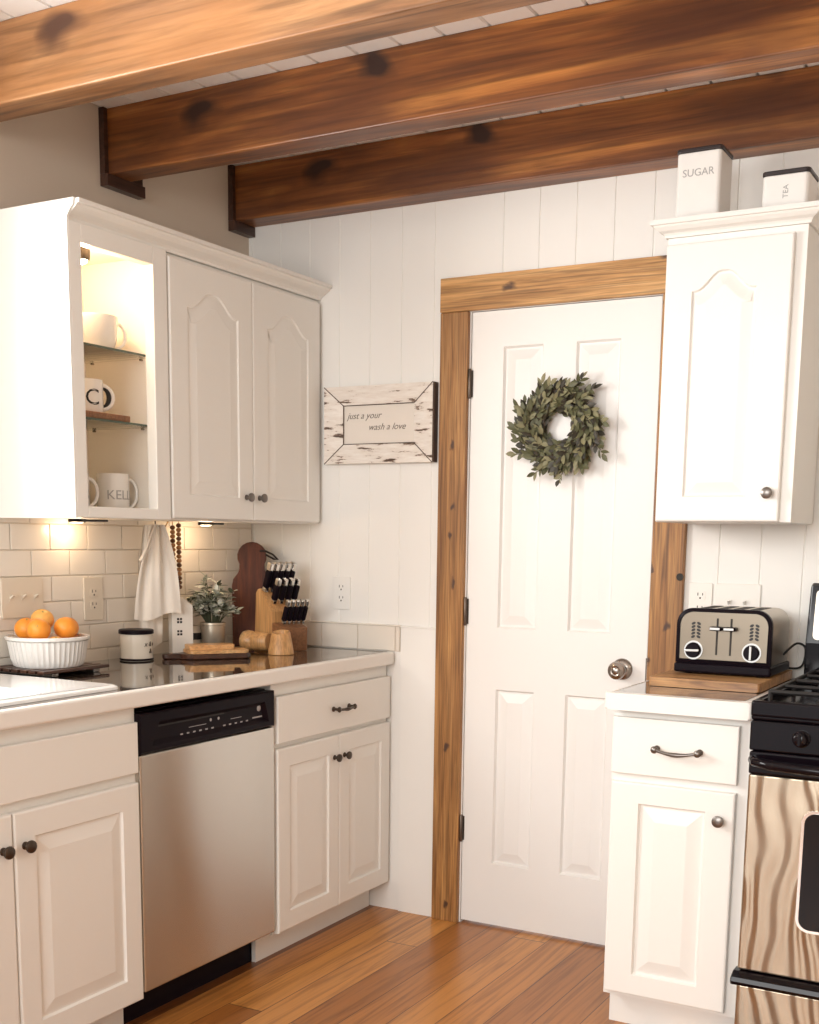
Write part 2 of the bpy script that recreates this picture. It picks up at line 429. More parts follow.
def lathe(bm, prof, c=(0, 0, 0), axis=Z, n=32, sx=1.0, sy=1.0, mi=0, fl=None):
    """prof = [(radius, height)], axis through c; fl = (count, depth, h0, h1) flutes"""
    c = Vector(c); axis = Vector(axis).normalized()
    if abs(axis.z) > 0.999: u, v = X.copy(), Y.copy()
    else: u, v = frame_of(axis)
    rings = []
    for r, h in prof:
        if r < 1e-6:
            rings.append([bm.verts.new(c + axis * h)])
        else:
            ring = []
            for j in range(n):
                a = 2 * PI * j / n
                q = r
                if fl and fl[2] <= h <= fl[3]: q = r - fl[1] * (0.5 + 0.5 * math.cos(a * fl[0]))
                ring.append(bm.verts.new(c + axis * h + u * (q * math.cos(a) * sx) + v * (q * math.sin(a) * sy)))
            rings.append(ring)
    for a, b_ in zip(rings, rings[1:]):
        if len(a) == 1 and len(b_) == 1: continue
        for j in range(n):
            k = (j + 1) % n
            if len(a) == 1: f = bm.faces.new((a[0], b_[j], b_[k]))
            elif len(b_) == 1: f = bm.faces.new((a[j], a[k], b_[0]))
            else: f = bm.faces.new((a[j], a[k], b_[k], b_[j]))
            f.material_index = mi; f.smooth = True

def ball(bm, c, r, n=16, sz=1.0, axis=Z, mi=0):
    k = max(6, n // 2)
    lathe(bm, [(r * math.sin(PI * i / k), -r * sz * math.cos(PI * i / k)) for i in range(k + 1)], c, axis, n, mi=mi)

def prism(bm, poly, O, U, V, N, t, bev=0.0, seg=2, mi=0):
    """polygon (u,v) at origin O, extruded by t along N"""
    O, U, V, N = Vector(O), Vector(U), Vector(V), Vector(N)
    a = [bm.verts.new(O + U * p[0] + V * p[1]) for p in poly]
    b_ = [bm.verts.new(O + U * p[0] + V * p[1] + N * t) for p in poly]
    fs = [bm.faces.new(a[::-1]), bm.faces.new(b_)]
    k = len(poly)
    for i in range(k):
        fs.append(bm.faces.new((a[i], a[(i + 1) % k], b_[(i + 1) % k], b_[i])))
    for f in fs: f.material_index = mi
    if bev:
        es = set(fs[0].edges) | set(fs[1].edges)
        bmesh.ops.bevel(bm, geom=list(es), offset=bev, segments=seg, affect='EDGES', profile=0.5)

def inset(poly, d):
    k = len(poly); out = []
    for i in range(k):
        p0, p1, p2 = Vector(poly[i - 1]), Vector(poly[i]), Vector(poly[(i + 1) % k])
        e1 = (p1 - p0).normalized(); e2 = (p2 - p1).normalized()
        n1 = Vector((-e1.y, e1.x)); n2 = Vector((-e2.y, e2.x))
        b_ = n1 + n2
        b_ = b_ / max(0.25, (1 + n1.dot(n2)))
        out.append(p1 + b_ * d)
    return out

def rect(u0, u1, v0, v1):
    return [(u0, v0), (u1, v0), (u1, v1), (u0, v1)]

def rrect(u0, u1, v0, v1, r, n=5):
    out = []
    for cx, cy, a0 in ((u1 - r, v0 + r, -PI / 2), (u1 - r, v1 - r, 0), (u0 + r, v1 - r, PI / 2), (u0 + r, v0 + r, PI)):
        for i in range(n + 1):
            a = a0 + PI / 2 * i / n
            out.append((cx + r * math.cos(a), cy + r * math.sin(a)))
    return out

def arch(u0, u1, v0, v1, h, n=18):
    """cathedral panel outline: shoulders at v1-h, crown at v1"""
    pts = [(u0, v0), (u1, v0)]
    for i in range(n + 1):
        t = i / n; s = 1 - abs(2 * t - 1)
        s = max(0.0, (s - 0.10) / 0.80); s = min(1.0, s)
        f = 0.5 - 0.5 * math.cos(PI * s)
        pts.append((u1 + (u0 - u1) * t, v1 - h + h * f))
    return pts

def loops(bm, rings, cap=True):
    for a, b_ in zip(rings, rings[1:]):
        k = len(a)
        for i in range(k):
            bm.faces.new((a[i], a[(i + 1) % k], b_[(i + 1) % k], b_[i]))
    if cap: bm.faces.new(rings[-1])

def raised_door(bm, O, U, N, wd, ht, t, panel, arch_h=0.0, groove=0.007, raise_w=0.030):
    """cabinet door with a raised field; O lower corner on the FRONT plane"""
    O, U, N = Vector(O), Vector(U), Vector(N); V = Z
    u0, u1, v0, v1 = panel
    pl = arch(u0, u1, v0, v1, arch_h) if arch_h else rect(u0, u1, v0, v1)
    k = len(pl)
    if arch_h:
        ow = [(0, 0), (wd, 0)] + [(wd * (1 - i / (k - 3)), ht) for i in range(k - 2)]
    else:
        ow = rect(0, wd, 0, ht)
    def ring(pp, d): return [bm.verts.new(O + U * p[0] + V * p[1] + N * d) for p in pp]
    def shr(d): return [(min(max(p[0], d), wd - d), min(max(p[1], d), ht - d)) for p in ow]
    back = ring(ow, -t)
    rings = [back, ring(ow, -0.005), ring(shr(0.0015), -0.0015), ring(shr(0.005), 0.0)]
    rings += [ring(pl, 0.0), ring(inset(pl, 0.004), -groove), ring(inset(pl, 0.009), -groove),
              ring(inset(pl, 0.009 + raise_w), -0.0012), ring(inset(pl, 0.012 + raise_w), -0.0006)]
    loops(bm, rings)
    bm.faces.new(back[::-1])

def panel_field(bm, O, U, N, pl, groove=0.009, raise_w=0.030):
    O, U, N = Vector(O), Vector(U), Vector(N); V = Z
    def ring(pp, d): return [bm.verts.new(O + U * p[0] + V * p[1] + N * d) for p in pp]
    loops(bm, [ring(pl, 0.0), ring(inset(pl, 0.006), -groove), ring(inset(pl, 0.012), -groove),
               ring(inset(pl, 0.012 + raise_w), -0.003), ring(inset(pl, 0.014 + raise_w), -0.0025)])

def obj(name, bm, material, parent=None, loc=None, smooth=True, sharp=None):
    """link bm (world coordinates) as one mesh object; origin at loc or at the parent's base"""
    bmesh.ops.remove_doubles(bm, verts=bm.verts, dist=1e-6)
    bmesh.ops.recalc_face_normals(bm, faces=bm.faces)
    if sharp:
        for f in bm.faces: f.smooth = True
    lim = math.radians(sharp or 40)
    cut = []
    for e in bm.edges:
        if len(e.link_faces) != 2: continue
        fa, fb = e.link_faces
        if fa.smooth != fb.smooth or (fa.smooth and e.calc_face_angle(0) > lim): cut.append(e)
    if cut: bmesh.ops.split_edges(bm, edges=cut)
    off = Vector((0, 0, 0))
    if parent is not None: off = WORLD[parent.name]
    elif loc is not None: off = Vector(loc)
    if off.length: bmesh.ops.translate(bm, verts=bm.verts, vec=-off)
    me = bpy.data.meshes.new(name)
    bm.to_mesh(me); bm.free()
    for mm in (material if isinstance(material, (list, tuple)) else [material]):
        me.materials.append(mm)
    o = bpy.data.objects.new(name, me)
    C.objects.link(o)
    if parent is not None: o.parent = parent
    elif loc is not None: o.location = off
    WORLD[o.name] = off
    return o

WORLD = {}

def tag(o, label=None, cat=None, group=None, kind=None):
    if label: o['label'] = label
    if cat: o['category'] = cat
    if group: o['group'] = group
    if kind: o['kind'] = kind
    return o

def thing(name, label, cat, loc, group=None):
    o = bpy.data.objects.new(name, None)
    o.empty_display_size = 0.05
    C.objects.link(o)
    o.location = loc
    WORLD[o.name] = Vector(loc)
    return tag(o, label, cat, group)

def struct(name, bm, material, smooth=True):
    return tag(obj(name, bm, material, smooth=smooth), kind='structure')

def dup(root, loc, label=None, group=None):
    r = root.copy(); C.objects.link(r); r.location = loc
    WORLD[r.name] = Vector(loc)
    if label: r['label'] = label
    if group: r['group'] = group
    for ch in list(root.children):
        c = ch.copy(); C.objects.link(c); c.parent = r
        for g in list(ch.children):
            d = g.copy(); C.objects.link(d); d.parent = c
    return r

def letters(name, text, size, O, U, V, N, material, parent, depth=0.0008, shear=0.0, bend=None, align='CENTER', weight=0.0):
    """lettering as a mesh: baseline at O along U, upward V, facing N; bend=(centre, radius) wraps it on a vertical cylinder"""
    cu = bpy.data.curves.new(name, 'FONT')
    cu.body = text; cu.size = size; cu.align_x = align; cu.extrude = depth; cu.shear = shear; cu.offset = weight
    cu.resolution_u = 3
    t = bpy.data.objects.new(name, cu); C.objects.link(t)
    dg = bpy.context.evaluated_depsgraph_get()
    me = bpy.data.meshes.new_from_object(t.evaluated_get(dg))
    bpy.data.objects.remove(t)
    O, U, V, N = Vector(O), Vector(U), Vector(V), Vector(N)
    off = WORLD[parent.name]
    for v in me.vertices:
        x, y, z = v.co
        if bend:
            c, r = Vector(bend[0]), bend[1]
            rel = O - c; a0 = math.atan2(rel.y, rel.x); a = a0 + x / r
            p = c + Vector((math.cos(a), math.sin(a), 0)) * (r + z + 0.0004)
            p.z = O.z + y
        else:
            p = O + U * x + V * y + N * z
        v.co = p - off
    me.name = name
    me.materials.clear(); me.materials.append(material)
    o = bpy.data.objects.new(name, me); C.objects.link(o); o.parent = parent
    WORLD[o.name] = off
    return o

def knob(parent, base, N, material, name='knob', r=0.0145, ln=0.026, label=None):
    bm = nb()
    lathe(bm, [(0, 0), (r * 0.62, 0), (r * 0.62, 0.002), (r * 0.42, 0.004), (r * 0.38, ln * 0.45), (r * 0.9, ln * 0.6), (r, ln * 0.74), (r * 0.93, ln * 0.88), (r * 0.55, ln * 0.98), (0, ln)],
          base, N, 24)
    o = obj(name, bm, material, parent)
    if label: o['label'] = label
    return o

def bar_handle(parent, a, b_, N, material, out=0.026, sag=0.006, name='handle'):
    a, b_, N = Vector(a), Vector(b_), Vector(N)
    bm = nb()
    for p in (a, b_):
        lathe(bm, [(0, 0), (0.0085, 0), (0.0085, 0.003), (0.005, 0.006), (0.0048, out), (0.0085, out + 0.001), (0.0095, out + 0.005), (0.006, out + 0.009), (0, out + 0.010)], p, N, 16)
    pts = []; rr = []
    for i in range(17):
        t = i / 16
        pts.append(a.lerp(b_, t) + N * (out + 0.003 + 0.004 * math.sin(PI * t)) - Z * (sag * math.sin(PI * t)))
        rr.append(0.0042 + 0.0022 * math.exp(-((t - 0.5) / 0.16) ** 2))
    tube(bm, pts, rr, 10)
    return obj(name, bm, material, parent)

# ================================================================== the setting
XW = 0.02                       # left wall plane
bm = nb(); box(bm, -0.1, 3.5, -4.6, 0.08, -0.05, 0.0)
struct('floor', bm, M['floor'], False)

# ceiling of tongue-and-groove boards running front to back
bm = nb()
ZC = 2.575
xs = XW - 0.02; seam0 = 0.023; sw = 0.1275
prof = [(-0.1, ZC)]
k = 0
while seam0 + sw * k < 3.45:
    x = seam0 + sw * k
    prof += [(x - 0.005, ZC), (x - 0.0015, ZC + 0.010), (x + 0.0015, ZC + 0.010), (x + 0.005, ZC)]
    k += 1
prof += [(3.5, ZC), (3.5, ZC + 0.06), (-0.1, ZC + 0.06)]
prism(bm, prof, (0, -4.6, 0), X, Z, Y, 4.7)
struct('ceiling', bm, M['ceiling'], False)

# left wall with the window opening over the sink (left of the picture)
WY0, WY1, WZ0, WZ1 = -2.75, -1.62, 1.12, 2.2
bm = nb()
box(bm, XW - 0.12, XW, WY1, 0.08, 0, ZC + 0.01)
box(bm, XW - 0.12, XW, -4.6, WY0, 0, ZC + 0.01)
box(bm, XW - 0.12, XW, WY0, WY1, 0, WZ0)
box(bm, XW - 0.12, XW, WY0, WY1, WZ1, ZC + 0.01)
struct('wall_left', bm, M['plaster'], False)
bm = nb()
for a in ((WY0 - 0.07, WY0, WZ0 - 0.02, WZ1 + 0.07), (WY1, WY1 + 0.07, WZ0 - 0.02, WZ1 + 0.07)):
    box(bm, XW, XW + 0.018, a[0], a[1], a[2], a[3], 0.003)
box(bm, XW, XW + 0.018, WY0, WY1, WZ1, WZ1 + 0.07, 0.003)
box(bm, XW - 0.1, XW + 0.03, WY0 - 0.07, WY1 + 0.07, WZ0 - 0.03, WZ0, 0.003)
box(bm, XW - 0.09, XW - 0.06, (WY0 + WY1) / 2 - 0.02, (WY0 + WY1) / 2 + 0.02, WZ0, WZ1)
struct('window_1', bm, M['cab'])

# back wall: upright V-groove boards, with the doorway cut out
def grooved(bm, x0, x1, z0, z1, y=0.0, depth=0.08):
    pr = [(x0, y)]
    g = 0.036
    while g < x1:
        if g > x0 + 0.01 and g < x1 - 0.01:
            pr += [(g - 0.0030, y), (g - 0.0006, y + 0.0032), (g + 0.0006, y + 0.0032), (g + 0.0030, y)]
        g += 0.1222
    pr += [(x1, y), (x1, y + depth), (x0, y + depth)]
    prism(bm, pr, (0, 0, z0), X, Y, Z, z1 - z0)
DX0, DX1, DZ = 0.896, 1.551, 2.05
bm = nb()
grooved(bm, XW, DX0, 1.022, ZC)
grooved(bm, DX0, DX1, DZ, ZC)
grooved(bm, DX1, 3.5, 0.0, ZC)
box(bm, XW, DX0, 0.0, 0.08, 0, 1.022)
struct('wall_back', bm, M['wall'], False)
bm = nb(); box(bm, 2.86, 2.96, -4.6, 0.0, 0, ZC)
struct('wall_right', bm, M['plaster'], False)  # unseen wall, set close in and beige to shade the right-facing sides
# low smooth board below the grooved boards, with its little ledge
bm = nb()
box(bm, 0.66, 0.80, -0.008, 0.0, 0.0, 1.015, 0.001)
box(bm, 0.66, 0.80, -0.013, 0.0, 1.015, 1.022, 0.002)
struct('trim_4', bm, M['wall'])

# door slab with four raised panels
yd = 0.0
bm = nb()
dx0, dx1, dz0, dz1 = 0.9095, 1.537, 0.010, 2.040
cols = [(1.022, 1.160), (1.270, 1.414)]
rows = [(0.225, 0.825), (1.030, 1.928)]
xsn = [dx0, cols[0][0], cols[0][1], cols[1][0], cols[1][1], dx1]
zsn = [dz0, rows[0][0], rows[0][1], rows[1][0], rows[1][1], dz1]
for i in range(5):
    for j in range(5):
        if i in (1, 3) and j in (1, 3):
            panel_field(bm, (0, yd, 0), X, -Y, rect(xsn[i], xsn[i + 1], zsn[j], zsn[j + 1]), 0.010, 0.028)
        else:
            v4 = [bm.verts.new((x, yd, z)) for x, z in rect(xsn[i], xsn[i + 1], zsn[j], zsn[j + 1])]
            bm.faces.new(v4)
bmesh.ops.remove_doubles(bm, verts=bm.verts, dist=1e-5)
for (a, b_) in (((dx0, dz0), (dx0, dz1)), ((dx0, dz1), (dx1, dz1)), ((dx1, dz1), (dx1, dz0)), ((dx1, dz0), (dx0, dz0))):
    q = [bm.verts.new((a[0], yd, a[1])), bm.verts.new((b_[0], yd, b_[1])), bm.verts.new((b_[0], yd + 0.035, b_[1])), bm.verts.new((a[0], yd + 0.035, a[1]))]
    bm.faces.new(q)
bm.faces.new([bm.verts.new((x, yd + 0.035, z)) for x, z in rect(dx0, dx1, dz0, dz1)])
door = struct('door_1', bm, M['door'])
bm = nb()
kc = Vector((1.459, 0.0, 0.921))
lathe(bm, [(0, 0), (0.034, 0), (0.034, 0.003), (0.030, 0.008), (0.016, 0.011), (0.013, 0.028), (0.020, 0.034), (0.0275, 0.044), (0.029, 0.053), (0.026, 0.061), (0.016, 0.066), (0.012, 0.0645), (0.006, 0.068), (0, 0.068)], kc, -Y, 36)
tag(obj('door_knob', bm, M['nickel'], door), 'aged metal round door knob')
for z in (1.818, 1.081, 0.337):
    bm = nb()
    lathe(bm, [(0, -0.047), (0.004, -0.047), (0.0062, -0.043), (0.0062, 0.043), (0.004, 0.047), (0, 0.047)], (0.9068, -0.0085, z), Z, 12)
    box(bm, 0.9080, 0.9160, -0.0025, -0.0002, z - 0.042, z + 0.042)
    obj('hinge', bm, M['hinge'], door)
bm = nb(); box(bm, 1.5345, 1.540, -0.0016, 0.020, 0.885, 0.960)
obj('latch_plate', bm, M['hinge'], door)
# white jamb around the slab, then a dark closet behind the gap
bm = nb()
box(bm, DX0, 0.9075, -0.004, 0.08, 0, DZ); box(bm, 1.5395, DX1, -0.004, 0.08, 0, DZ); box(bm, 0.9075, 1.5395, -0.004, 0.08, 2.0425, DZ)
struct('trim_5', bm, M['door'], False)

# rough-sawn pine casing
bm = nb(); box(bm, 0.8025, 0.9030, -0.021, -0.0001, 0.0, 2.043, 0.0025)
struct('trim_1', bm, M['casing_v'])
bm = nb(); box(bm, 0.8015, 1.650, -0.023, -0.0001, 2.044, 2.150, 0.0025)
struct('trim_2', bm, M['casing_h'])
bm = nb(); box(bm, 1.5445, 1.6460, -0.021, -0.0001, 0.0, 2.043, 0.0025)
t3 = struct('trim_3', bm, M['casing_v'])
bm = nb()
lathe(bm, [(0, 0), (0.0115, 0), (0.0105, 0.0015), (0, 0.0018)], (1.636, -0.0211, 1.214), -Y, 20)
obj('knot_hole', bm, M['slot'], t3)

# ceiling beams with their wall saddles
def beam(y0, y1, z0, label, x0=XW, bracket=None, mt='beam'):
    b = thing('ceiling_beam', label, 'beam', (x0, (y0 + y1) / 2, z0), 'exposed wood ceiling beams')
    bm = nb(); box(bm, x0, 2.859, y0, y1, z0, ZC - 0.0003, 0.004, 2)
    obj('timber', bm, M[mt], b)
    if bracket:
        ya, yb, zb = bracket
        bm = nb()
        box(bm, XW + 0.0003, XW + 0.020, ya, y0 - 0.0005, z0 - 0.0003, ZC - 0.001, 0.001)
        box(bm, XW + 0.0003, XW + 0.030, ya, yb, zb, z0 - 0.0005, 0.0015)
        if yb > y1 + 0.005:
            box(bm, XW + 0.0003, XW + 0.020, y1 + 0.0005, yb, z0 - 0.0003, ZC - 0.001, 0.001)
        obj('beam_saddle', bm, M['walnut'], b)
    return b
beam(-1.305, -1.205, 2.384, 'nearest exposed wooden beam, palest of the three, crossing the upper left corner of the picture', mt='beam_lit')
beam(-0.722, -0.632, 2.388, 'middle exposed wooden beam with dark knots, ending in a dark wall saddle', bracket=(-0.740, -0.572, 2.353))
beam(-0.100, -0.001, 2.394, 'farthest exposed wooden beam running along the top of the back wall', bracket=(-0.118, -0.002, 2.360))

# tiled backsplash: subway tiles in running bond
bm = nb()
CT = 0.930                     # counter top height
tw, th, gp = 0.1524, 0.0762, 0.003
box(bm, XW + 0.0003, XW + 0.004, -2.6, -0.009, CT + 0.001, 1.368, mi=1)
z = CT + 0.003 - 0.040; row = 0
while z < 1.37:
    z1 = min(z + th - gp, 1.368)
    y = -0.010 + (tw / 2 if row % 2 else 0)
    while y > -1.62:
        ya = max(y - tw + gp, -2.6); yb = min(y, -0.010)
        if yb - ya > 0.01: box(bm, XW + 0.004, XW + 0.0085, ya, yb, z, z1, 0.0015, 1, mi=0)
        y -= tw
    z += th; row += 1
tag(obj('tile_backsplash', bm, [M['tile'], M['grout']]), kind='structure')
bm = nb()
box(bm, XW + 0.009, 0.655, -0.004, -0.0003, CT + 0.001, 1.020, mi=1)
x = XW + 0.010
while x < 0.64:
    x1 = min(x + tw - gp, 0.655)
    box(bm, x, x1, -0.0085, -0.004, CT + 0.003, 1.018, 0.0015, 1, mi=0)
    x += tw
box(bm, XW + 0.009, 0.66, -0.012, -0.0003, 1.0185, 1.0235, 0.002, 2, mi=0)
tag(obj('tile_upstand', bm, [M['tile'], M['grout']]), kind='structure')

# ================================================================== left run of base cabinets
XF = 0.604; XD = 0.624          # face frame plane, door front plane
def base_body(name_parent, y0, y1, parent, toe=True):
    bm = nb()
    box(bm, XW + 0.002, XF - 0.02, y0, y0 + 0.016, 0.100, 0.886)
    box(bm, XW + 0.002, XF - 0.02, y1 - 0.016, y1, 0.100, 0.886)
    box(bm, XW + 0.002, XF - 0.02, y0 + 0.016, y1 - 0.016, 0.100, 0.118)
    box(bm, XW + 0.002, XW + 0.010, y0 + 0.016, y1 - 0.016, 0.118, 0.886)
    # face frame
    box(bm, XF - 0.02, XF, y0, y0 + 0.03, 0.100, 0.886)
    box(bm, XF - 0.02, XF, y1 - 0.03, y1, 0.100, 0.886)
    box(bm, XF - 0.02, XF, y0 + 0.03, y1 - 0.03, 0.845, 0.886)
    box(bm, XF - 0.02, XF, y0 + 0.03, y1 - 0.03, 0.665, 0.72)
    box(bm, XF - 0.02, XF, y0 + 0.03, y1 - 0.03, 0.100, 0.135)
    obj('body', bm, M['cab'], parent)
    bm = nb(); box(bm, 0.525, 0.540, y0, y1, 0.0, 0.0995)
    obj('toe_kick', bm, M['cab'], parent)

# sink cabinet
sc = thing('sink_cabinet', 'white base cabinet under the sink, left of the dishwasher, dark round knobs', 'cabinet', (0.3, -1.75, 0))
base_body('x', -2.20, -1.2935, sc)
bm = nb(); prism(bm, rect(0, 0.868, 0, 0.132), (XF + 0.0003, -2.170, 0.715), Y, Z, X, XD - XF - 0.0003, 0.003)
obj('false_drawer_front', bm, M['cab'], sc)
for (a, b_, ky) in ((-1.7205, -1.302, -1.6905), (-2.165, -1.7245, -1.7555)):
    bm = nb()
    raised_door(bm, (XD, a, 0.104), Y, X, b_ - a, 0.586, XD - XF - 0.0003, (0.062, b_ - a - 0.062, 0.068, 0.522))
    d = obj('door', bm, M['cab'], sc)
    knob(d, (XD, ky, 0.609), X, M['bronze'], r=0.0155, ln=0.027, label='dark bronze round knob')

# dishwasher
dwy0, dwy1 = -1.2925, -0.700
dw = thing('dishwasher', 'stainless steel dishwasher with a black control panel, between two white cabinets', 'dishwasher', (0.3, -0.994, 0))
bm = nb(); box(bm, XW + 0.03, 0.585, dwy0, dwy1, 0.11, 0.868); 
obj('tub', bm, M['blk_satin'], dw)
bm = nb(); box(bm, 0.586, 0.620, dwy0, dwy1, 0.116, 0.757, 0.005, 3)
obj('door_panel', bm, M['ss'], dw)
bm = nb(); box(bm, 0.505, 0.522, dwy0, dwy1, 0.0, 0.109)
obj('toe_panel', bm, M['blk_satin'], dw)
# control panel with a recessed, slanted pocket
bm = nb()
cz0, cz1 = 0.760, 0.866
def ringx(pp, x): return [bm.verts.new((x, p[0], p[1])) for p in pp]
o4 = rect(dwy0, dwy1, cz0, cz1)
i4 = [(dwy0 + 0.045, cz0 + 0.016), (dwy1 - 0.030, cz0 + 0.016), (dwy1 - 0.050, cz1 - 0.028), (dwy0 + 0.075, cz1 - 0.028)]
back = ringx(o4, 0.586)
loops(bm, [back, ringx(o4, 0.618), ringx([(p[0] + (0.004 if p[0] < -1 else -0.004), p[1] + (0.004 if p[1] < 0.8 else -0.004)) for p in o4], 0.622),
           ringx(i4, 0.622), ringx(inset(i4, 0.012), 0.610)])
bm.faces.new(back[::-1])
cp = obj('control_panel', bm, M['blk_satin'], dw)
bm = nb()
for i in range(12):
    if i == 6: continue
    y = -1.120 + i * 0.0265
    bm = nb()
    box(bm, 0.6101, 0.6106, y, y + 0.010, 0.7855, 0.7915)
    obj('printed_symbol', bm, M['print_'], cp)
for y, ln in ((-1.085, 0.075), (-0.90, 0.05)):
    bm = nb(); box(bm, 0.6101, 0.6106, y, y + ln, 0.8035, 0.805)
    obj('printed_line', bm, M['print_'], cp)
bm = nb(); box(bm, 0.6101, 0.6106, -0.797, -0.750, 0.792, 0.796)
obj('printed_line', bm, M['print_'], cp)
for y in (-0.99, -0.955):
    bm = nb()
    lathe(bm, [(0, 0.0007), (0.004, 0.0006), (0.0045, 0)], (0.6101, y, 0.813), X, 12)
    obj('indicator_light', bm, M['print_'], cp)
bm = nb()
lathe(bm, [(0, 0.0008), (0.0085, 0.0008), (0.0095, 0)], (0.6101, -0.765, 0.819), X, 20, sx=1.0)
obj('round_emblem', bm, M['print_'], cp)
bm = nb(); box(bm, 0.607, 0.6105, -1.215, -0.93, 0.822, 0.829, 0.001)
obj('handle_pocket', bm, M['rubber'], cp)

# corner base cabinet
bc = thing('base_cabinet', 'white base cabinet between dishwasher and back wall with one drawer over two doors', 'cabinet', (0.3, -0.35, 0))
base_body('x', -0.697, -0.009, bc)
bm = nb(); prism(bm, rect(0, 0.672, 0, 0.145), (XF + 0.0003, -0.686, 0.700), Y, Z, X, XD - XF - 0.0003, 0.003)
dr = obj('drawer', bm, M['cab'], bc)
bar_handle(dr, (XD, -0.381, 0.772), (XD, -0.287, 0.772), X, M['bronze'], 0.020, 0.003)
for (a, b_, ky) in ((-0.688, -0.3445, -0.373), (-0.3425, -0.012, -0.313)):
    bm = nb()
    wd = b_ - a
    raised_door(bm, (XD, a, 0.104), Y, X, wd, 0.580, XD - XF - 0.0003, (0.060, wd - 0.060, 0.060, 0.522))
    d = obj('door', bm, M['cab'], bc)
    knob(d, (XD, ky, 0.612), X, M['bronze'], r=0.0135, ln=0.026, label='dark bronze round knob')

# countertop with the sink cut-out
ct = thing('countertop', 'dark polished countertop with a white front edge, running from the sink to the back wall', 'countertop', (0.3, -1.1, 0.888))
SY0, SY1, SX0, SX1 = -2.16, -1.325, 0.12, 0.565     # sink hole
bm = nb()
box(bm, XW + 0.009, 0.606, SY1, -0.009, 0.888, CT); box(bm, XW + 0.009, 0.606, -2.6, SY0, 0.888, CT)
box(bm, XW + 0.009, SX0, SY0, SY1, 0.888, CT); box(bm, SX1, 0.606, SY0, SY1, 0.888, CT)
obj('dark_top', bm, M['counter'], ct, smooth=False)
bm = nb(); box(bm, 0.6065, 0.637, -2.6, -0.009, 0.886, CT + 0.0005, 0.007, 3)
obj('white_edge', bm, M['edge'], ct)

# sink
sk = thing('sink', 'white enamel sink at the left edge, set into the dark countertop', 'sink', (0.34, -1.74, CT))
bm = nb()
rim = rrect(0.105, 0.582, -2.18, -1.303, 0.035, 6)
lip = inset(rim, 0.012)
bas = rrect(0.175, 0.530, -2.10, -1.50, 0.06, 6)
def ringz(pp, z): return [bm.verts.new((p[0], p[1], z)) for p in pp]
loops(bm, [ringz(rim, CT + 0.0006), ringz(inset(rim, 0.002), CT + 0.008), ringz(lip, CT + 0.012), ringz(bas, CT + 0.009)], cap=False)
obj('rim', bm, M['sink'], sk)
bm = nb()
loops(bm, [ringz(bas, CT + 0.009), ringz(inset(bas, 0.008), CT - 0.004), ringz(inset(bas, 0.018), CT - 0.13), ringz(inset(bas, 0.05), CT - 0.16)])
obj('basin', bm, M['basin'], sk)

# ================================================================== left wall cabinets
UF = 0.317; UD = 0.335
ZB, ZT = 1.365, 2.122
def open_box(bm, x0, x1, y0, y1, z0, z1, t=0.016):
    box(bm, x0, x1, y0, y0 + t, z0, z1); box(bm, x0, x1, y1 - t, y1, z0, z1)
    box(bm, x0, x1, y0 + t, y1 - t, z0, z0 + t); box(bm, x0, x1, y0 + t, y1 - t, z1 - t, z1)
    box(bm, x0, x0 + 0.008, y0 + t, y1 - t, z0 + t, z1 - t)

# open display cabinet
dc = thing('display_cabinet', 'open lit white wall cabinet with glass shelves and mugs, left of the closed wall cabinet', 'cabinet', (0.17, -1.0, ZB))
dy0, dy1 = -1.195, -0.815
bm = nb()
open_box(bm, XW + 0.001, UF - 0.018, dy0, dy1, ZB, ZT)
obj('body', bm, M['cab_in'], dc, smooth=False)
bm = nb()
box(bm, UF - 0.018, UF + 0.017, dy0, dy0 + 0.042, ZB, ZT, 0.002)
box(bm, UF - 0.018, UF + 0.017, dy1 - 0.058, dy1, ZB, ZT, 0.002)
box(bm, UF - 0.018, UF + 0.017, dy0 + 0.042, dy1 - 0.058, ZB, ZB + 0.030, 0.002)
box(bm, UF - 0.018, UF + 0.017, dy0 + 0.042, dy1 - 0.058, 2.074, ZT, 0.002)
obj('face_frame', bm, M['cab'], dc)
bm = nb()
ep = [(XW + 0.0015, ZB - 0.003), (UF + 0.017, ZB - 0.003), (UF + 0.017, ZT + 0.008), (UF + 0.030, ZT + 0.024), (UF + 0.040, ZT + 0.034), (UF + 0.043, ZT + 0.0505), (XW + 0.0015, ZT + 0.0505)]
prism(bm, ep, (0, dy0 - 0.007, 0), X, Z, Y, 0.0065, 0.001)
obj('end_panel', bm, M['cab'], dc)
for z in (1.630, 1.826):
    bm = nb(); box(bm, XW + 0.012, 0.290, dy0 + 0.018, dy1 - 0.018, z, z + 0.006, 0.0005)
    g = obj('glass_shelf', bm, M['glass'], dc, smooth=False)
    bm = nb(); box(bm, 0.2902, 0.2912, dy0 + 0.018, dy1 - 0.018, z, z + 0.006)
    obj('front_edge', bm, M['glass_edge'], g)
    for (xx, yy) in ((0.06, dy1 - 0.0165), (0.25, dy1 - 0.0165), (0.06, dy0 + 0.0165), (0.25, dy0 + 0.0165)):
        bm = nb()
        s = -1 if yy > -1 else 1
        lathe(bm, [(0, 0), (0.003, 0), (0.003, 0.010), (0, 0.010)], (xx, yy, z - 0.0032), Vector((0, s, 0)), 10)
        obj('shelf_pin', bm, M['nickel'], g)

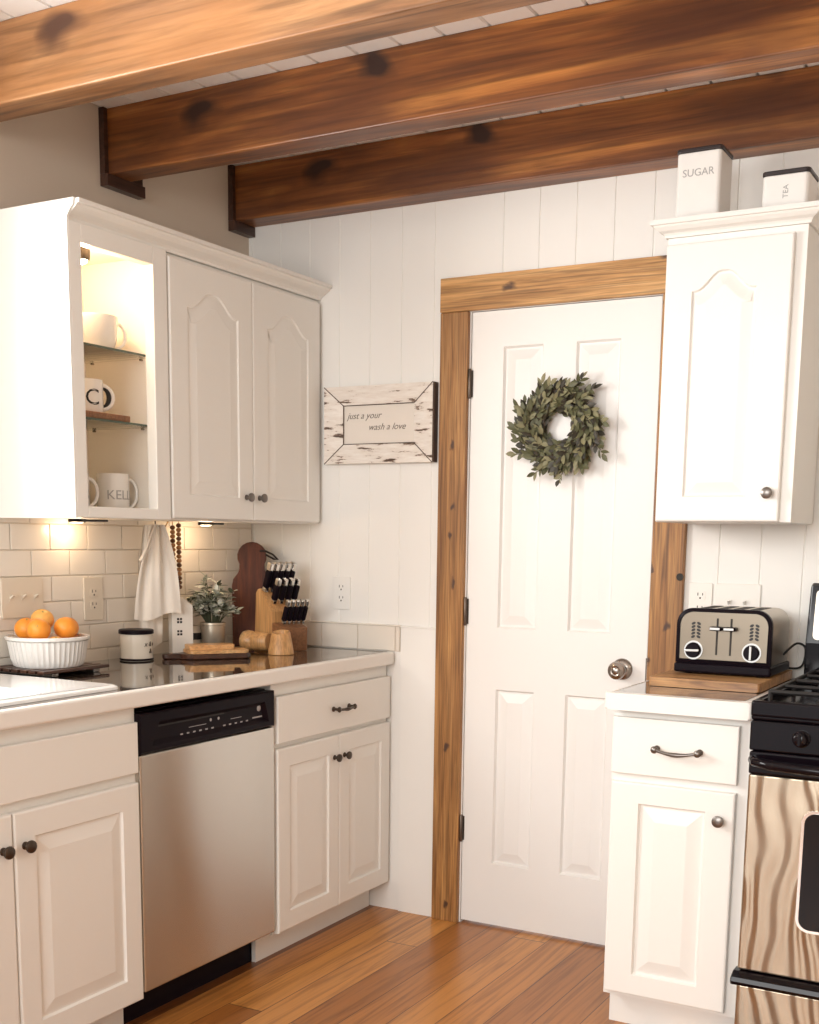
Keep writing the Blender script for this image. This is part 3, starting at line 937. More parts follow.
# closed two-door wall cabinet
wc = thing('wall_cabinet', 'white wall cabinet with two arched panel doors, between display cabinet and back wall', 'cabinet', (0.17, -0.41, ZB))
wy0, wy1 = -0.813, -0.009
bm = nb()
open_box(bm, XW + 0.001, UF - 0.018, wy0, wy1, ZB, ZT)
box(bm, UF - 0.018, UF, wy0, wy0 + 0.03, ZB, ZT); box(bm, UF - 0.018, UF, wy1 - 0.03, wy1, ZB, ZT)
box(bm, UF - 0.018, UF, wy0 + 0.03, wy1 - 0.03, ZB, ZB + 0.03); box(bm, UF - 0.018, UF, wy0 + 0.03, wy1 - 0.03, ZT - 0.06, ZT)
obj('body', bm, M['cab'], wc, smooth=False)
for (a, b_, ky) in ((-0.806, -0.4095, -0.448), (-0.4065, -0.020, -0.378)):
    bm = nb(); wd = b_ - a
    raised_door(bm, (UD, a, 1.370), Y, X, wd, 0.742, UD - UF - 0.0003, (0.078, wd - 0.072, 0.070, 0.668), 0.055, 0.0045, 0.030)
    d = obj('door', bm, M['cab'], wc)
    knob(d, (UD, ky, 1.443), X, M['pewter'], r=0.0145, ln=0.027, label='dark pewter round knob')

# crown moulding of the left run
def crown_profile(e=0.0):
    return [(0.0, 0.0), (0.006, 0.0), (0.008, 0.008), (0.013, 0.014), (0.024, 0.022), (0.032, 0.030), (0.035, 0.036), (0.041, 0.037), (0.041, 0.048), (0.0, 0.048)]
bm = nb()
prism(bm, [(UF + 0.0005 + p[0] * 1.34, ZT + 0.0015 + p[1]) for p in crown_profile()], (0, dy0, 0), X, Z, Y, -0.002 - dy0)
box(bm, 0.06, UF + 0.0005, dy0, wy1, ZT + 0.0015, ZT + 0.012)
tag(obj('crown_moulding', bm, M['cab'], loc=(0.3, -0.6, ZT)), 'white crown moulding along the tops of the left wall cabinets', 'moulding')

# lights in and under the cabinets
def puck(loc, label, r=0.034, h=0.014, power=2.0, group='puck lights of the left wall cabinets', mt='blk_satin', lens=True, spot=None):
    p = thing('puck_light', label, 'light', loc, group)
    bm = nb(); x, y, z = loc
    lathe(bm, [(0, 0), (r, 0), (r, -h * 0.8), (r * 0.93, -h), (r * 0.80, -h), (r * 0.78, -h * 0.85), (0, -h * 0.85)], loc, Z, 28)
    obj('housing', bm, M[mt], p)
    if lens:
        bm = nb()
        lathe(bm, [(0, -h * 0.86), (r * 0.74, -h * 0.86), (r * 0.6, -h * 1.12), (0, -h * 1.25)], loc, Z, 24)
        obj('lens', bm, M['bulb'], p)
    l = bpy.data.lights.new('puck_glow', 'SPOT' if spot else 'POINT')
    l.energy = power; l.color = (1.0, 0.70, 0.42); l.shadow_soft_size = 0.02
    if spot: l.spot_size = spot; l.spot_blend = 0.6
    lo = bpy.data.objects.new('puck_glow', l); C.objects.link(lo)
    lo.parent = p; lo.location = (0, 0, -h - 0.022)
    return p
puck((0.235, -1.048, 2.1055), 'small bronze puck light glowing at the top of the open display cabinet', 0.022, 0.046, 2.2, mt='bronze')
puck((0.085, -0.945, ZB - 0.0005), 'lit puck light under the display cabinet, close to the wall', 0.026, 0.010, 0.34)
puck((0.13, -0.40, ZB - 0.0005), 'lit puck light under the closed wall cabinet, close to the wall', 0.026, 0.010, 0.42)
for y, lb in ((-1.088, 'flat black clip under the front edge of the display cabinet'), (-0.57, 'flat black clip under the front edge of the closed wall cabinet')):
    bm = nb(); box(bm, 0.262, 0.322, y - 0.021, y + 0.021, ZB - 0.0105, ZB - 0.0045, 0.001)
    tag(obj('black_clip', bm, M['rubber'], loc=(0.29, y, ZB - 0.010)), lb, 'fixture', 'clips under the left wall cabinets')
    
# ================================================================== mugs in the display cabinet
def mug(name, label, c, r, h, hang, flare=0.0, handle=(0.026, 0.6), material='porcelain', hw=0.0048):
    c = Vector(c)
    t = thing(name, label, 'mug', c, 'mugs in the display cabinet')
    bm = nb()
    lathe(bm, [(0, 0.0005), (r * (0.72 if flare else 0.92), 0.0005), (r * (0.82 if flare else 0.98), 0.006), (r * (0.96 if flare else 1.0), h * 0.38), (r, h * 0.9), (r - 0.0006, h), (r - 0.0035, h), (r - 0.004, h * 0.9), (r * 0.9 - 0.004, h * 0.3), (r * 0.7, 0.008), (0, 0.008)], c, Z, 40)
    obj('cup', bm, M[material], t)
    dirv = Vector((math.cos(hang), math.sin(hang), 0))
    bm = nb(); pts = []
    for i in range(15):
        a = -PI / 2 + PI * i / 14
        pts.append(c + dirv * (r - 0.003 + handle[0] * math.cos(a) * 1.1) + Z * (h * 0.52 + h * handle[1] * 0.5 * math.sin(a)))
    tube(bm, pts, hw, 10)
    obj('handle', bm, M[material], t)
    return t
FB = ZB + 0.0165
HA = math.radians(62)
m1 = mug('latte_mug', 'wide plain white mug alone on the top glass shelf', (0.185, -0.965, 1.8325), 0.072, 0.096, HA, 1, (0.026, 0.7))
# tray and mug on the middle shelf
bm = nb(); box(bm, 0.13, 0.285, -1.150, -0.925, 1.6368, 1.6545, 0.003)
tag(obj('small_board', bm, M['oak_dark'], loc=(0.2, -1.04, 1.6365)), 'small brown wooden board on the middle glass shelf under a mug', 'board')
m2 = mug('lettered_mug', 'white mug with black letters and black-lined handle on the small brown board', (0.205, -1.015, 1.655), 0.046, 0.093, HA, 0, (0.030, 0.72), hw=0.006)
bm = nb(); pts = []
dirv = Vector((math.cos(HA), math.sin(HA), 0)); c2 = Vector((0.205, -1.015, 1.655))
for i in range(15):
    a = -PI / 2 + PI * i / 14
    pts.append(c2 + dirv * (0.043 + 0.022 * math.cos(a)) + Z * (0.0484 + 0.026 * math.sin(a)))
tube(bm, pts, [0.003 + 0.004 * math.sin(PI * i / 14) for i in range(15)], 10)
tag(obj('handle_lining', bm, M['ink'], m2), 'black lining of the handle')
vdir = Vector((0.69, -0.72, 0))
def on_cyl(c, r, ang, z): return Vector((c[0] + r * math.cos(ang), c[1] + r * math.sin(ang), z))
A0 = math.radians(-47)
letters('lettering', 'C', 0.062, on_cyl(c2, 0.046, A0 + math.radians(22), 1.678), X, Z, X, M['ink'], m2, bend=((0.205, -1.015, 0), 0.046))
letters('lettering', '&', 0.034, on_cyl(c2, 0.046, A0 - math.radians(38), 1.690), X, Z, X, M['ink'], m2, bend=((0.205, -1.015, 0), 0.046))
# two mugs on the cabinet floor
m3 = mug('white_mug', 'white mug at lower left of the display cabinet, mostly hidden behind the frame', (0.200, -1.072, FB), 0.043, 0.108, HA, 0, (0.026, 0.72))
letters('lettering', 'ON', 0.040, on_cyl((0.2, -1.072), 0.043, A0 + math.radians(38), FB + 0.036), X, Z, X, M['grey_print'], m3, bend=((0.2, -1.072, 0), 0.043))
m4 = mug('tall_mug', 'tall white mug with grey capital letters on the right of the cabinet floor', (0.190, -0.902, FB), 0.047, 0.114, HA, 0, (0.026, 0.72))
letters('lettering', 'KELLY', 0.038, on_cyl((0.19, -0.902), 0.047, A0 + math.radians(40), FB + 0.040), X, Z, X, M['grey_print'], m4, bend=((0.19, -0.902, 0), 0.047))

# ================================================================== things on the left counter
# slatted trivet with bowl and oranges
BX, BY = 0.146, -1.136
tv = thing('trivet', 'dark slatted trivet on the counter under the bowl of oranges', 'trivet', (BX, BY, CT))
bm = nb()
for i in range(7):
    x = BX - 0.099 + i * 0.033
    hw_ = 0.128
    box(bm, x - 0.012, x + 0.012, BY - hw_, BY + hw_, CT + 0.010, CT + 0.019, 0.002)
obj('slat', bm, M['walnut'], tv)
for y in (BY - 0.08, BY + 0.08):
    bm = nb(); box(bm, BX - 0.108, BX + 0.108, y - 0.012, y + 0.012, CT + 0.0005, CT + 0.0098, 0.002)
    obj('foot', bm, M['pewter'], tv)
bw = thing('fluted_bowl', 'white fluted porcelain bowl holding oranges by the sink', 'bowl', (BX, BY, CT + 0.020))
bm = nb(); z0 = CT + 0.0195
lathe(bm, [(0, z0), (0.092, z0), (0.097, z0 + 0.004), (0.103, z0 + 0.022), (0.108, z0 + 0.055), (0.111, z0 + 0.072), (0.1165, z0 + 0.077), (0.1165, z0 + 0.084), (0.114, z0 + 0.086), (0.108, z0 + 0.084), (0.104, z0 + 0.06), (0.096, z0 + 0.012), (0, z0 + 0.008)],
      (BX, BY, 0), Z, 180, fl=(45, 0.0028, z0 + 0.003, z0 + 0.073))
obj('dish', bm, M['porcelain'], bw)
oz = z0 + 0.008
def orange(loc, r, label, pale=False, navel=(0.4, -0.3, 0.85)):
    t = thing('orange', label, 'orange', loc, 'oranges in the bowl')
    bm = nb(); ball(bm, loc, r, 24, 0.95)
    obj('peel', bm, M['orange_pale' if pale else 'orange'], t)
    nv = Vector(navel).normalized()
    bm = nb(); lathe(bm, [(0, 0.0016), (0.0022, 0.0012), (0.003, -0.001)], Vector(loc) + nv * (r * 0.965), nv, 8)
    obj('stem_end', bm, M['navel'], t)
orange((BX + 0.030, BY - 0.062, oz + 0.098), 0.033, 'orange at the left of the bowl', False, (0.6, -0.7, 0.4))
orange((BX - 0.035, BY - 0.045, oz + 0.097), 0.033, 'orange at the back left of the bowl, behind the leftmost one', False)
orange((BX + 0.045, BY + 0.026, oz + 0.099), 0.033, 'bright orange at the front centre of the bowl', False, (-0.4, 0.4, 0.8))
orange((BX - 0.046, BY + 0.026, oz + 0.118), 0.033, 'topmost pale orange at the back of the bowl', True, (0.5, -0.4, 0.76))
orange((BX - 0.004, BY + 0.080, oz + 0.094), 0.033, 'orange at the right end of the bowl', False)
orange((BX + 0.058, BY - 0.028, oz + 0.051), 0.030, 'pale orange low at the front of the bowl, only its top showing', True)
orange((BX + 0.036, BY + 0.064, oz + 0.048), 0.025, 'pale orange low at the right front of the bowl rim', True)

# enamel canister
cn = thing('enamel_canister', 'cream enamel canister with black lid on the counter beside the bowl of oranges', 'canister', (0.115, -0.735, CT))
bm = nb(); cc = (0.115, -0.735, CT)
lathe(bm, [(0, 0.0008), (0.050, 0.0008), (0.050, 0.083), (0.047, 0.083), (0.047, 0.006), (0, 0.006)], cc, Z, 48)
obj('body', bm, M['enamel'], cn)
bm = nb(); tube(bm, [Vector(cc) + Vector((0.0502 * math.cos(a), 0.0502 * math.sin(a), 0.0045)) for a in [2 * PI * i / 48 for i in range(48)]], 0.0032, 8, True)
tag(obj('base_rim', bm, M['blk_satin'], cn), 'black base rim')
bm = nb(); lathe(bm, [(0.0515, 0.0835), (0.0545, 0.0845), (0.0545, 0.095), (0.051, 0.0975), (0.030, 0.0985), (0, 0.0985), (0, 0.0835)], cc, Z, 48)
tag(obj('lid', bm, M['blk_satin'], cn), 'black lid')
for tx, dz in (('x & o', 0.046), ('&', 0.024)):
    letters('lettering', tx, 0.022, on_cyl((0.115, -0.735), 0.050, A0 + math.radians(55), CT + dz), X, Z, X, M['brown_ink'], cn, shear=0.2, bend=((0.115, -0.735, 0), 0.050))

# tea towel hanging from under the cabinet
tt = thing('tea_towel', 'white cloth gathered and hanging from under the wall cabinet in front of the tiles', 'towel', (0.12, -0.645, ZB))
def cloth(name, ctop, wt, cbot, wb, z0, z1, folds, amp, seed, par, sw_dir=Vector((0.45, 0.89, 0)), hem=0.012, shoulder=0.35):
    rnd = random.Random(seed)
    nu, nv = 48, 40
    bm = nb(); nrm = Vector((sw_dir.y, -sw_dir.x, 0)); g = []
    ph = [rnd.uniform(0, 6.28) for _ in range(4)]
    for j in range(nv + 1):
        t = j / nv; c = Vector(ctop).lerp(Vector(cbot), t); wd = wt + (wb - wt) * (t ** 0.9) + 0.02 * math.sin(PI * t)
        row = []
        for i in range(nu + 1):
            s = i / nu - 0.5
            d = amp * (0.45 + 0.55 * math.sin(PI * min(1, t * 1.0 + 0.15))) * (math.sin(s * folds * 2 * PI + ph[0] + t * 0.9) + 0.45 * math.sin(s * folds * 4.1 * PI + ph[1] - t))
            zz = z0 + (z1 - z0) * t - (hem * math.sin((s + 0.1) * 5 + ph[2]) * t)
            row.append(bm.verts.new((c.x + sw_dir.x * s * wd + nrm.x * d, c.y + sw_dir.y * s * wd + nrm.y * d, zz)))
        g.append(row)
    for j in range(nv):
        for i in range(nu):
            bm.faces.new((g[j][i], g[j][i + 1], g[j + 1][i + 1], g[j + 1][i]))
    r = bmesh.ops.solidify(bm, geom=bm.faces[:], thickness=0.0018)
    return obj(name, bm, M['cloth'], par, sharp=80)
cloth('front_drape', (0.125, -0.638, 0), 0.044, (0.122, -0.640, 0), 0.160, ZB - 0.012, 1.062, 2.0, 0.009, 4, tt)
cloth('back_drape', (0.085, -0.630, 0), 0.040, (0.066, -0.610, 0), 0.075, ZB - 0.014, 0.968, 1.5, 0.006, 8, tt)
for (off, ex, ez) in ((-0.03, -0.085, 0.125), (-0.012, -0.068, 0.10)):
    bm = nb()
    tube(bm, [(0.125, -0.645, ZB - 0.012), (0.140, -0.665 + off * 0.5, ZB - 0.04), (0.140, -0.645 + ex * 0.75, ZB - 0.09), (0.135, -0.645 + ex, ZB - ez)], [0.003, 0.003, 0.0035, 0.006], 8)
    obj('tie_string', bm, M['cloth'], tt)
bm = nb()
tube(bm, [(0.118, -0.638, ZB - 0.0006), (0.118, -0.638, ZB - 0.014), (0.122, -0.638, ZB - 0.022), (0.130, -0.638, ZB - 0.022), (0.133, -0.638, ZB - 0.014)], 0.002, 8)
obj('hook', bm, M['bronze'], tt)

# bead garland beside the towel
gl = thing('bead_garland', 'hanging garland of brown wooden beads beside the white towel', 'garland', (0.105, -0.54, ZB))
rnd = random.Random(3)
bead_me = {}
for kind in ('bead', 'bead_dark'):
    bm = nb(); lathe(bm, [(0.002, -0.0070), (0.0062, -0.0058), (0.0094, 0), (0.0062, 0.0058), (0.002, 0.0070)], (0, 0, 0), Z, 14)
    me = bpy.data.meshes.new('bead'); bmesh.ops.recalc_face_normals(bm, faces=bm.faces); bm.to_mesh(me); bm.free(); me.shade_smooth(); me.materials.append(M[kind]); bead_me[kind] = me
zb = ZB - 0.020; i = 0
while zb > 1.145:
    for (dx, dy) in ((0.0, 0.0), (0.013, 0.0145)):
        o = bpy.data.objects.new('bead', bead_me['bead_dark' if (i % 3 == 0 or 12 <= i <= 14) else 'bead']); C.objects.link(o); o.parent = gl
        o.location = Vector((0.105 + dx, -0.540 + dy, zb + (0.007 if dx else 0))) - WORLD[gl.name]
    zb -= 0.0142; i += 1
bm = nb()
tube(bm, [(0.105, -0.540, ZB - 0.0005), (0.105, -0.540, 1.14)], 0.0012, 6); tube(bm, [(0.118, -0.5255, ZB - 0.0005), (0.118, -0.5255, 1.14)], 0.0012, 6)
tube(bm, [(0.092, -0.570, ZB - 0.03), (0.092, -0.572, 1.21)], [0.004, 0.0045], 8); tube(bm, [(0.092, -0.570, ZB - 0.03), (0.100, -0.555, ZB - 0.0005)], 0.002, 8)
obj('cord', bm, M['jute'], gl)
bm = nb()
for q in range(14):
    a = 2 * PI * q / 14
    tube(bm, [(0.111 + 0.003 * math.cos(a), -0.534 + 0.003 * math.sin(a), 1.146), (0.111 + 0.007 * math.cos(a), -0.534 + 0.007 * math.sin(a), 1.125), (0.111 + 0.0075 * math.cos(a), -0.534 + 0.0075 * math.sin(a), 1.092)], 0.0021, 6)
obj('tassel', bm, M['jute'], gl)

# little white block house
hs = thing('block_house', 'small tall white wooden house ornament behind the flat dark board', 'ornament', (0.122, -0.528, CT))
bm = nb()
hu = Vector((0.50, 0.866, 0)); hn = Vector((0.866, -0.50, 0))
O = Vector((0.122, -0.528, CT + 0.0005)) - hu * 0.036 - hn * 0.018
prism(bm, [(0, 0), (0.072, 0), (0.072, 0.162), (0.036, 0.190), (0, 0.162)], O, hu, Z, hn, 0.036, 0.0015)
obj('block', bm, M['house'], hs)
for r_ in (0.106, 0.066):
    bm = nb()
    for a in (0, 1):
        for b_ in (0, 1):
            q = O + hn * 0.0362
            prism(bm, rect(0.017 + a * 0.010, 0.024 + a * 0.010, r_ + b_ * 0.010, r_ + 0.007 + b_ * 0.010), q, hu, Z, hn, 0.0006)
    obj('window_panes', bm, M['ink'], hs)

# dark paddle board lying flat, riser on top
pu = Vector((0.60, 0.80, 0)); pv = Vector((0.80, -0.60, 0))
po2 = Vector((0.168, -0.668, CT + 0.0006))
pb = thing('paddle_board', 'dark walnut paddle board lying flat on the counter, handle pointing left', 'cutting board', po2)
pts = []
for i in range(9):
    a = PI / 2 + PI * i / 8
    pts.append((0.012 + 0.017 * math.cos(a), 0.017 * math.sin(a)))
pts += [(0.050, -0.015), (0.064, -0.040), (0.082, -0.056), (0.258, -0.056), (0.272, -0.044), (0.272, 0.044), (0.258, 0.056), (0.082, 0.056), (0.064, 0.040), (0.050, 0.015)]
bm = nb(); prism(bm, pts, po2, pu, pv, Z, 0.017, 0.004, 3)
obj('board', bm, M['walnut'], pb)
rs = thing('bread_riser', 'small pale wooden riser lying on the dark paddle board', 'board', po2 + pu * 0.17 + Z * 0.018)
bm = nb(); prism(bm, rrect(0.072, 0.268, -0.052, 0.050, 0.012), po2 + Z * 0.0176, pu, pv, Z, 0.010, 0.002)
obj('lower_board', bm, M['maple'], rs)
bm = nb(); prism(bm, rrect(0.078, 0.228, -0.050, 0.016, 0.006), po2 + Z * 0.0278, pu, pv, Z, 0.015, 0.003)
obj('upper_board', bm, M['maple'], rs)

# candle jar
cj = thing('candle_jar', 'small cream candle jar with a black label between white house and potted plant', 'jar', (0.085, -0.425, CT))
bm = nb(); lathe(bm, [(0, 0.0005), (0.030, 0.0005), (0.031, 0.004), (0.031, 0.086), (0.028, 0.090), (0, 0.090)], (0.085, -0.425, CT), Z, 32)
obj('jar', bm, M['wax'], cj)
bm = nb(); lathe(bm, [(0.0314, 0.044), (0.0318, 0.045), (0.0318, 0.066), (0.0314, 0.067)], (0.085, -0.425, CT), Z, 32)
tag(obj('label_band', bm, M['label'], cj), 'black label band')

# leaves
def leaf(bm, p, d, n, ln, wd, mi=0, curl=0.15):
    p, d, n = Vector(p), Vector(d).normalized(), Vector(n)
    n = (n - d * n.dot(d)).normalized(); s = d.cross(n)
    rows = []
    for t, w_ in ((0, 0.12), (0.22, 0.75), (0.48, 1.0), (0.75, 0.7), (1.0, 0.0)):
        c = p + d * (ln * t) - n * (curl * ln * t * t)
        if w_ == 0: rows.append([bm.verts.new(c)])
        else: rows.append([bm.verts.new(c - s * wd * 0.5 * w_ + n * 0.12 * wd * w_), bm.verts.new(c), bm.verts.new(c + s * wd * 0.5 * w_ + n * 0.12 * wd * w_)])
    for a, b_ in zip(rows, rows[1:]):
        if len(b_) == 1:
            fs = [bm.faces.new((a[0], a[1], b_[0])), bm.faces.new((a[1], a[2], b_[0]))]
        else:
            fs = [bm.faces.new((a[0], a[1], b_[1], b_[0])), bm.faces.new((a[1], a[2], b_[2], b_[1]))]
        for f in fs: f.material_index = mi

# potted plant
PX, PY = 0.150, -0.395
pp = thing('potted_plant', 'leafy sage green plant in a small metal pot behind the wooden riser', 'plant', (PX, PY, CT))
bm = nb()
lathe(bm, [(0, 0.0005), (0.034, 0.0005), (0.037, 0.004), (0.0405, 0.092), (0.0435, 0.094), (0.0435, 0.102), (0.0405, 0.103), (0.039, 0.095), (0.036, 0.085), (0.0, 0.085)], (PX, PY, CT), Z, 36)
obj('pot', bm, M['pot'], pp)
bm = nb(); lathe(bm, [(0.0355, 0.0852), (0.036, 0.088), (0.02, 0.092), (0, 0.093)], (PX, PY, CT), Z, 20)
obj('soil', bm, M['soil'], pp)
rnd = random.Random(11)
bs = nb(); bl = nb()
for k in range(60):
    a = rnd.uniform(0, 2 * PI); sp = rnd.uniform(0.10, 1.0) ** 0.8
    rad = 0.080 * sp; hgt = rnd.uniform(0.065, 0.150) * (1.12 - 0.45 * sp)
    if k % 7 == 0: hgt *= 1.3
    b0 = Vector((PX + 0.015 * math.cos(a), PY + 0.015 * math.sin(a), CT + 0.088))
    e = Vector((PX + rad * math.cos(a), PY + rad * math.sin(a), CT + 0.085 + hgt))
    if e.x < XW + 0.035: e.x = XW + 0.035
    mid = b0.lerp(e, 0.55) + Z * 0.022
    pts = [b0, b0.lerp(mid, 0.5) + Z * 0.004, mid, mid.lerp(e, 0.6) + Z * 0.003, e]
    tube(bs, pts, [0.0016, 0.0014, 0.0012, 0.001, 0.0008], 5)
    for q in range(9):
        t = 0.35 + 0.65 * q / 8
        i0 = min(3, int(t * 4)); p = pts[i0].lerp(pts[i0 + 1], t * 4 - i0)
        dd = Vector((math.cos(a + rnd.uniform(-1.6, 1.6)), math.sin(a + rnd.uniform(-1.6, 1.6)), rnd.uniform(-0.15, 0.8)))
        mi_ = 0 if rnd.random() < 0.34 else (1 if rnd.random() < 0.66 else 2)
        if p.x + dd.x * 0.024 < XW + 0.012: dd.x = abs(dd.x)
        leaf(bl, p, dd, (rnd.uniform(-.4, .4), rnd.uniform(-.4, .4), 1), rnd.uniform(0.022, 0.036), rnd.uniform(0.014, 0.020), mi_)
obj('stems', bs, M['sage_dark'], pp)
obj('foliage', bl, [M['sage'], M['sage_pale'], M['sage_dark']], pp, sharp=70)

# large dark paddle board leaning in the corner
lb = thing('leaning_board', 'big red-brown paddle cutting board leaning upright in the corner behind the knife block', 'cutting board', (0.14, -0.12, CT))
ln_n = Vector((0.56, -0.83, 0)).normalized(); ln_u = Vector((0.83, 0.56, 0)).normalized()
ltilt = (Z + Vector((-0.56, 0.83, 0)).normalized() * 0.10).normalized()
pts = [(-0.064, 0), (0.064, 0), (0.069, 0.01), (0.071, 0.215), (0.066, 0.238), (0.056, 0.252), (0.044, 0.262), (0.040, 0.275)]
for i in range(13):
    a = -0.55 + (PI + 1.1) * i / 12
    pts.append((0.052 * math.cos(a), 0.318 + 0.052 * math.sin(a)))
pts += [(-0.040, 0.275), (-0.044, 0.262), (-0.056, 0.252), (-0.066, 0.238), (-0.071, 0.215), (-0.069, 0.01)]
lo_ = Vector((0.132, -0.150, CT + 0.003))
bm = nb(); prism(bm, pts, lo_, ln_u, ltilt, ln_n, 0.017, 0.004, 3)
obj('board', bm, M['mahogany'], lb)
bm = nb()
hc = lo_ + ltilt * 0.338 + ln_u * 0.028 + ln_n * 0.019
tube(bm, [hc, hc + ln_u * 0.02 + ln_n * 0.006, hc + ln_u * 0.046 + ln_n * 0.008 - Z * 0.012, hc + ln_u * 0.064 + ln_n * 0.01 - Z * 0.030, hc + ln_u * 0.050 + ln_n * 0.01 - Z * 0.028, hc + ln_u * 0.02 + ln_n * 0.005 - Z * 0.012], 0.0035, 8)
obj('leather_strap', bm, M['leather'], lb)

# knife block
KO = Vector((0.188, -0.216, CT + 0.0006))
kd = Vector((0.95, -0.31, 0)).normalized(); kw = Vector((0.31, 0.95, 0)).normalized()   # depth, width away from viewer
kb = thing('knife_block', 'pale wooden knife block full of black handled knives in the counter corner', 'knife block', KO)
KW = 0.118
bm = nb()
prism(bm, [(0.0, 0), (0.105, 0), (0.105, 0.135), (0.056, 0.190), (0.036, 0.212), (0.024, 0.210), (0.012, 0.196)], KO, kd, Z, kw, KW, 0.003, 2)
obj('main_block', bm, M['oak'], kb)
bm = nb()
prism(bm, [(0.1055, 0), (0.150, 0), (0.154, 0.080), (0.1055, 0.098)], KO, kd, Z, kw, KW, 0.003, 2)
obj('front_step', bm, M['oak_dark'], kb)  # darker wood stands in for shade on the block's front faces
kdir = (kd * 0.36 + Z * 0.93).normalized()
def make_knife(label, loc):
    t = thing('kitchen_knife', label, 'knife', loc, 'knives in the block')
    return t
def knife_parts(t, ln, wd, th_):
    L0 = WORLD[t.name]
    side = kw; fr = kdir.cross(side).normalized()
    bm = nb()
    mt = Matrix.Identity(4)
    for i in range(3):
        mt[i][0] = side[i]; mt[i][1] = fr[i]; mt[i][2] = kdir[i]
    mt.translation = L0
    box(bm, -th_ * 0.42, th_ * 0.42, -wd * 0.42, wd * 0.42, 0.0006, ln * 0.14, 0.0015, 2, mt)
    obj('bolster', bm, M['chrome'], t)
    bm = nb(); box(bm, -th_ / 2, th_ / 2, -wd / 2, wd / 2, ln * 0.145, ln * 0.715, 0.004, 3, mt)
    obj('handle', bm, M['blk_satin'], t)
    bm = nb(); box(bm, -th_ / 2, th_ / 2, -wd / 2, wd / 2, ln * 0.72, ln, 0.0045, 3, mt)
    obj('end_cap', bm, M['chrome'], t)
def slot_pt(d, w, z): return KO + kd * d + kw * w + Z * z
first = {}
row_def = [
    ('back', 0.050, 0.2016, 5, 0.108, 0.024, 0.0170, 0.012, 0.108),
    ('middle', 0.085, 0.1625, 4, 0.092, 0.022, 0.0160, 0.022, 0.106),
    ('front', 0.132, 0.0936, 5, 0.090, 0.019, 0.0140, 0.028, 0.108)]
ordn = ['leftmost', 'second from the left', 'third from the left', 'fourth from the left', 'rightmost']
for (rn, d, z, nkn, ln, wd, th_, w0, w1) in row_def:
    for i in range(nkn):
        wpos = w0 + (w1 - w0) * i / (nkn - 1)
        p = slot_pt(d, wpos, z)
        pos = ordn[i] if i < nkn - 1 else 'rightmost'
        lab = {'back': 'tall black handled knife, %s in the back row of the knife block', 'middle': 'black handled knife, %s in the middle row of the knife block', 'front': 'slim black steak knife, %s in the front row of the knife block'}[rn] % pos
        if i == 0:
            t = make_knife(lab, p); knife_parts(t, ln, wd, th_); first[rn] = t
        else:
            dup(first[rn], p, lab)

# wooden salt cup in front of the block
sc2 = thing('salt_cup', 'small tapered wooden cup with a dark opening in front of the knife block', 'cup', (0.373, -0.316, CT))
bm = nb(); q = (0.373, -0.316, CT)
lathe(bm, [(0, 0.0005), (0.043, 0.0005), (0.0445, 0.003), (0.032, 0.070), (0.029, 0.075), (0.024, 0.075), (0.022, 0.071), (0.020, 0.045), (0, 0.045)], q, Z, 36)
for v in bm.verts:
    if v.co.z > CT + 0.060: v.co.z += (v.co.y - q[1]) * 0.22 - (v.co.x - q[0]) * 0.05
obj('cup', bm, M['oak'], sc2)
bm = nb(); lathe(bm, [(0.0, 0.0452), (0.0195, 0.0452), (0.0215, 0.066), (0.0212, 0.067), (0.0185, 0.047), (0, 0.047)], q, Z, 32)
tag(obj('hollow', bm, M['walnut'], sc2), 'dark hollow inside')

# toppled wooden cup
ax = Vector((0.80, 0.10, -0.0)).normalized()
tc_ = thing('wooden_grinder', 'small turned wooden grinder lying on its side between plant and knife block', 'grinder', (0.250, -0.298, CT))
o0 = Vector((0.205, -0.303, CT + 0.0372))
bm = nb(); lathe(bm, [(0, 0.0), (0.026, 0.0), (0.033, 0.006), (0.0365, 0.020), (0.0345, 0.036), (0.030, 0.044), (0, 0.044)], o0, ax, 32)
obj('cap', bm, M['maple'], tc_)
bm = nb(); lathe(bm, [(0, 0.0445), (0.031, 0.0445), (0.0335, 0.050), (0.0325, 0.075), (0.0295, 0.098), (0.027, 0.101), (0, 0.101)], o0, ax, 32)
obj('barrel', bm, M['oak'], tc_)

# ================================================================== outlets and switches
def plate(name, label, O, U, N, w_, h_, material, sockets=0, toggles=0):
    O, U, N = Vector(O), Vector(U), Vector(N)
    t = thing(name, label, 'switch' if toggles else 'outlet', O, 'wall switches' if toggles else 'wall outlets')
    bm = nb(); prism(bm, rrect(-w_ / 2, w_ / 2, -h_ / 2, h_ / 2, 0.005, 4), O + N * 0.0003, U, Z, N, 0.0055, 0.002)
    obj('cover_plate', bm, material, t)
    for s in ((1, -1) if sockets else ()):
        bm = nb(); prism(bm, rrect(-0.0165, 0.0165, s * 0.0195 - 0.014, s * 0.0195 + 0.014, 0.008, 5), O + N * 0.006, U, Z, N, 0.0012, 0.0005)
        so = obj('socket', bm, material, t)
        bm = nb()
        for (a, b_, c_, d_) in ((-0.0085, -0.006, 0.000, 0.009), (0.006, 0.0085, 0.001, 0.008), (-0.0025, 0.0025, -0.0095, -0.0045)):
            prism(bm, rect(a, b_, s * 0.0195 + c_, s * 0.0195 + d_), O + N * 0.0073, U, Z, N, 0.0003)
        obj('slots', bm, M['slot'], so)
    for k in range(toggles):
        u = (k - (toggles - 1) / 2) * 0.046
        bm = nb(); prism(bm, rect(u - 0.006, u + 0.006, -0.012, 0.012), O + N * 0.006, U, Z, N, 0.001)
        prism(bm, [(0.0, -0.004), (0.0, 0.006), (0.013, 0.011), (0.014, 0.007)], O + N * 0.007 + U * (u - 0.004), N, Z, U, 0.008, 0.001)
        obj('toggle', bm, material, t)
    return t
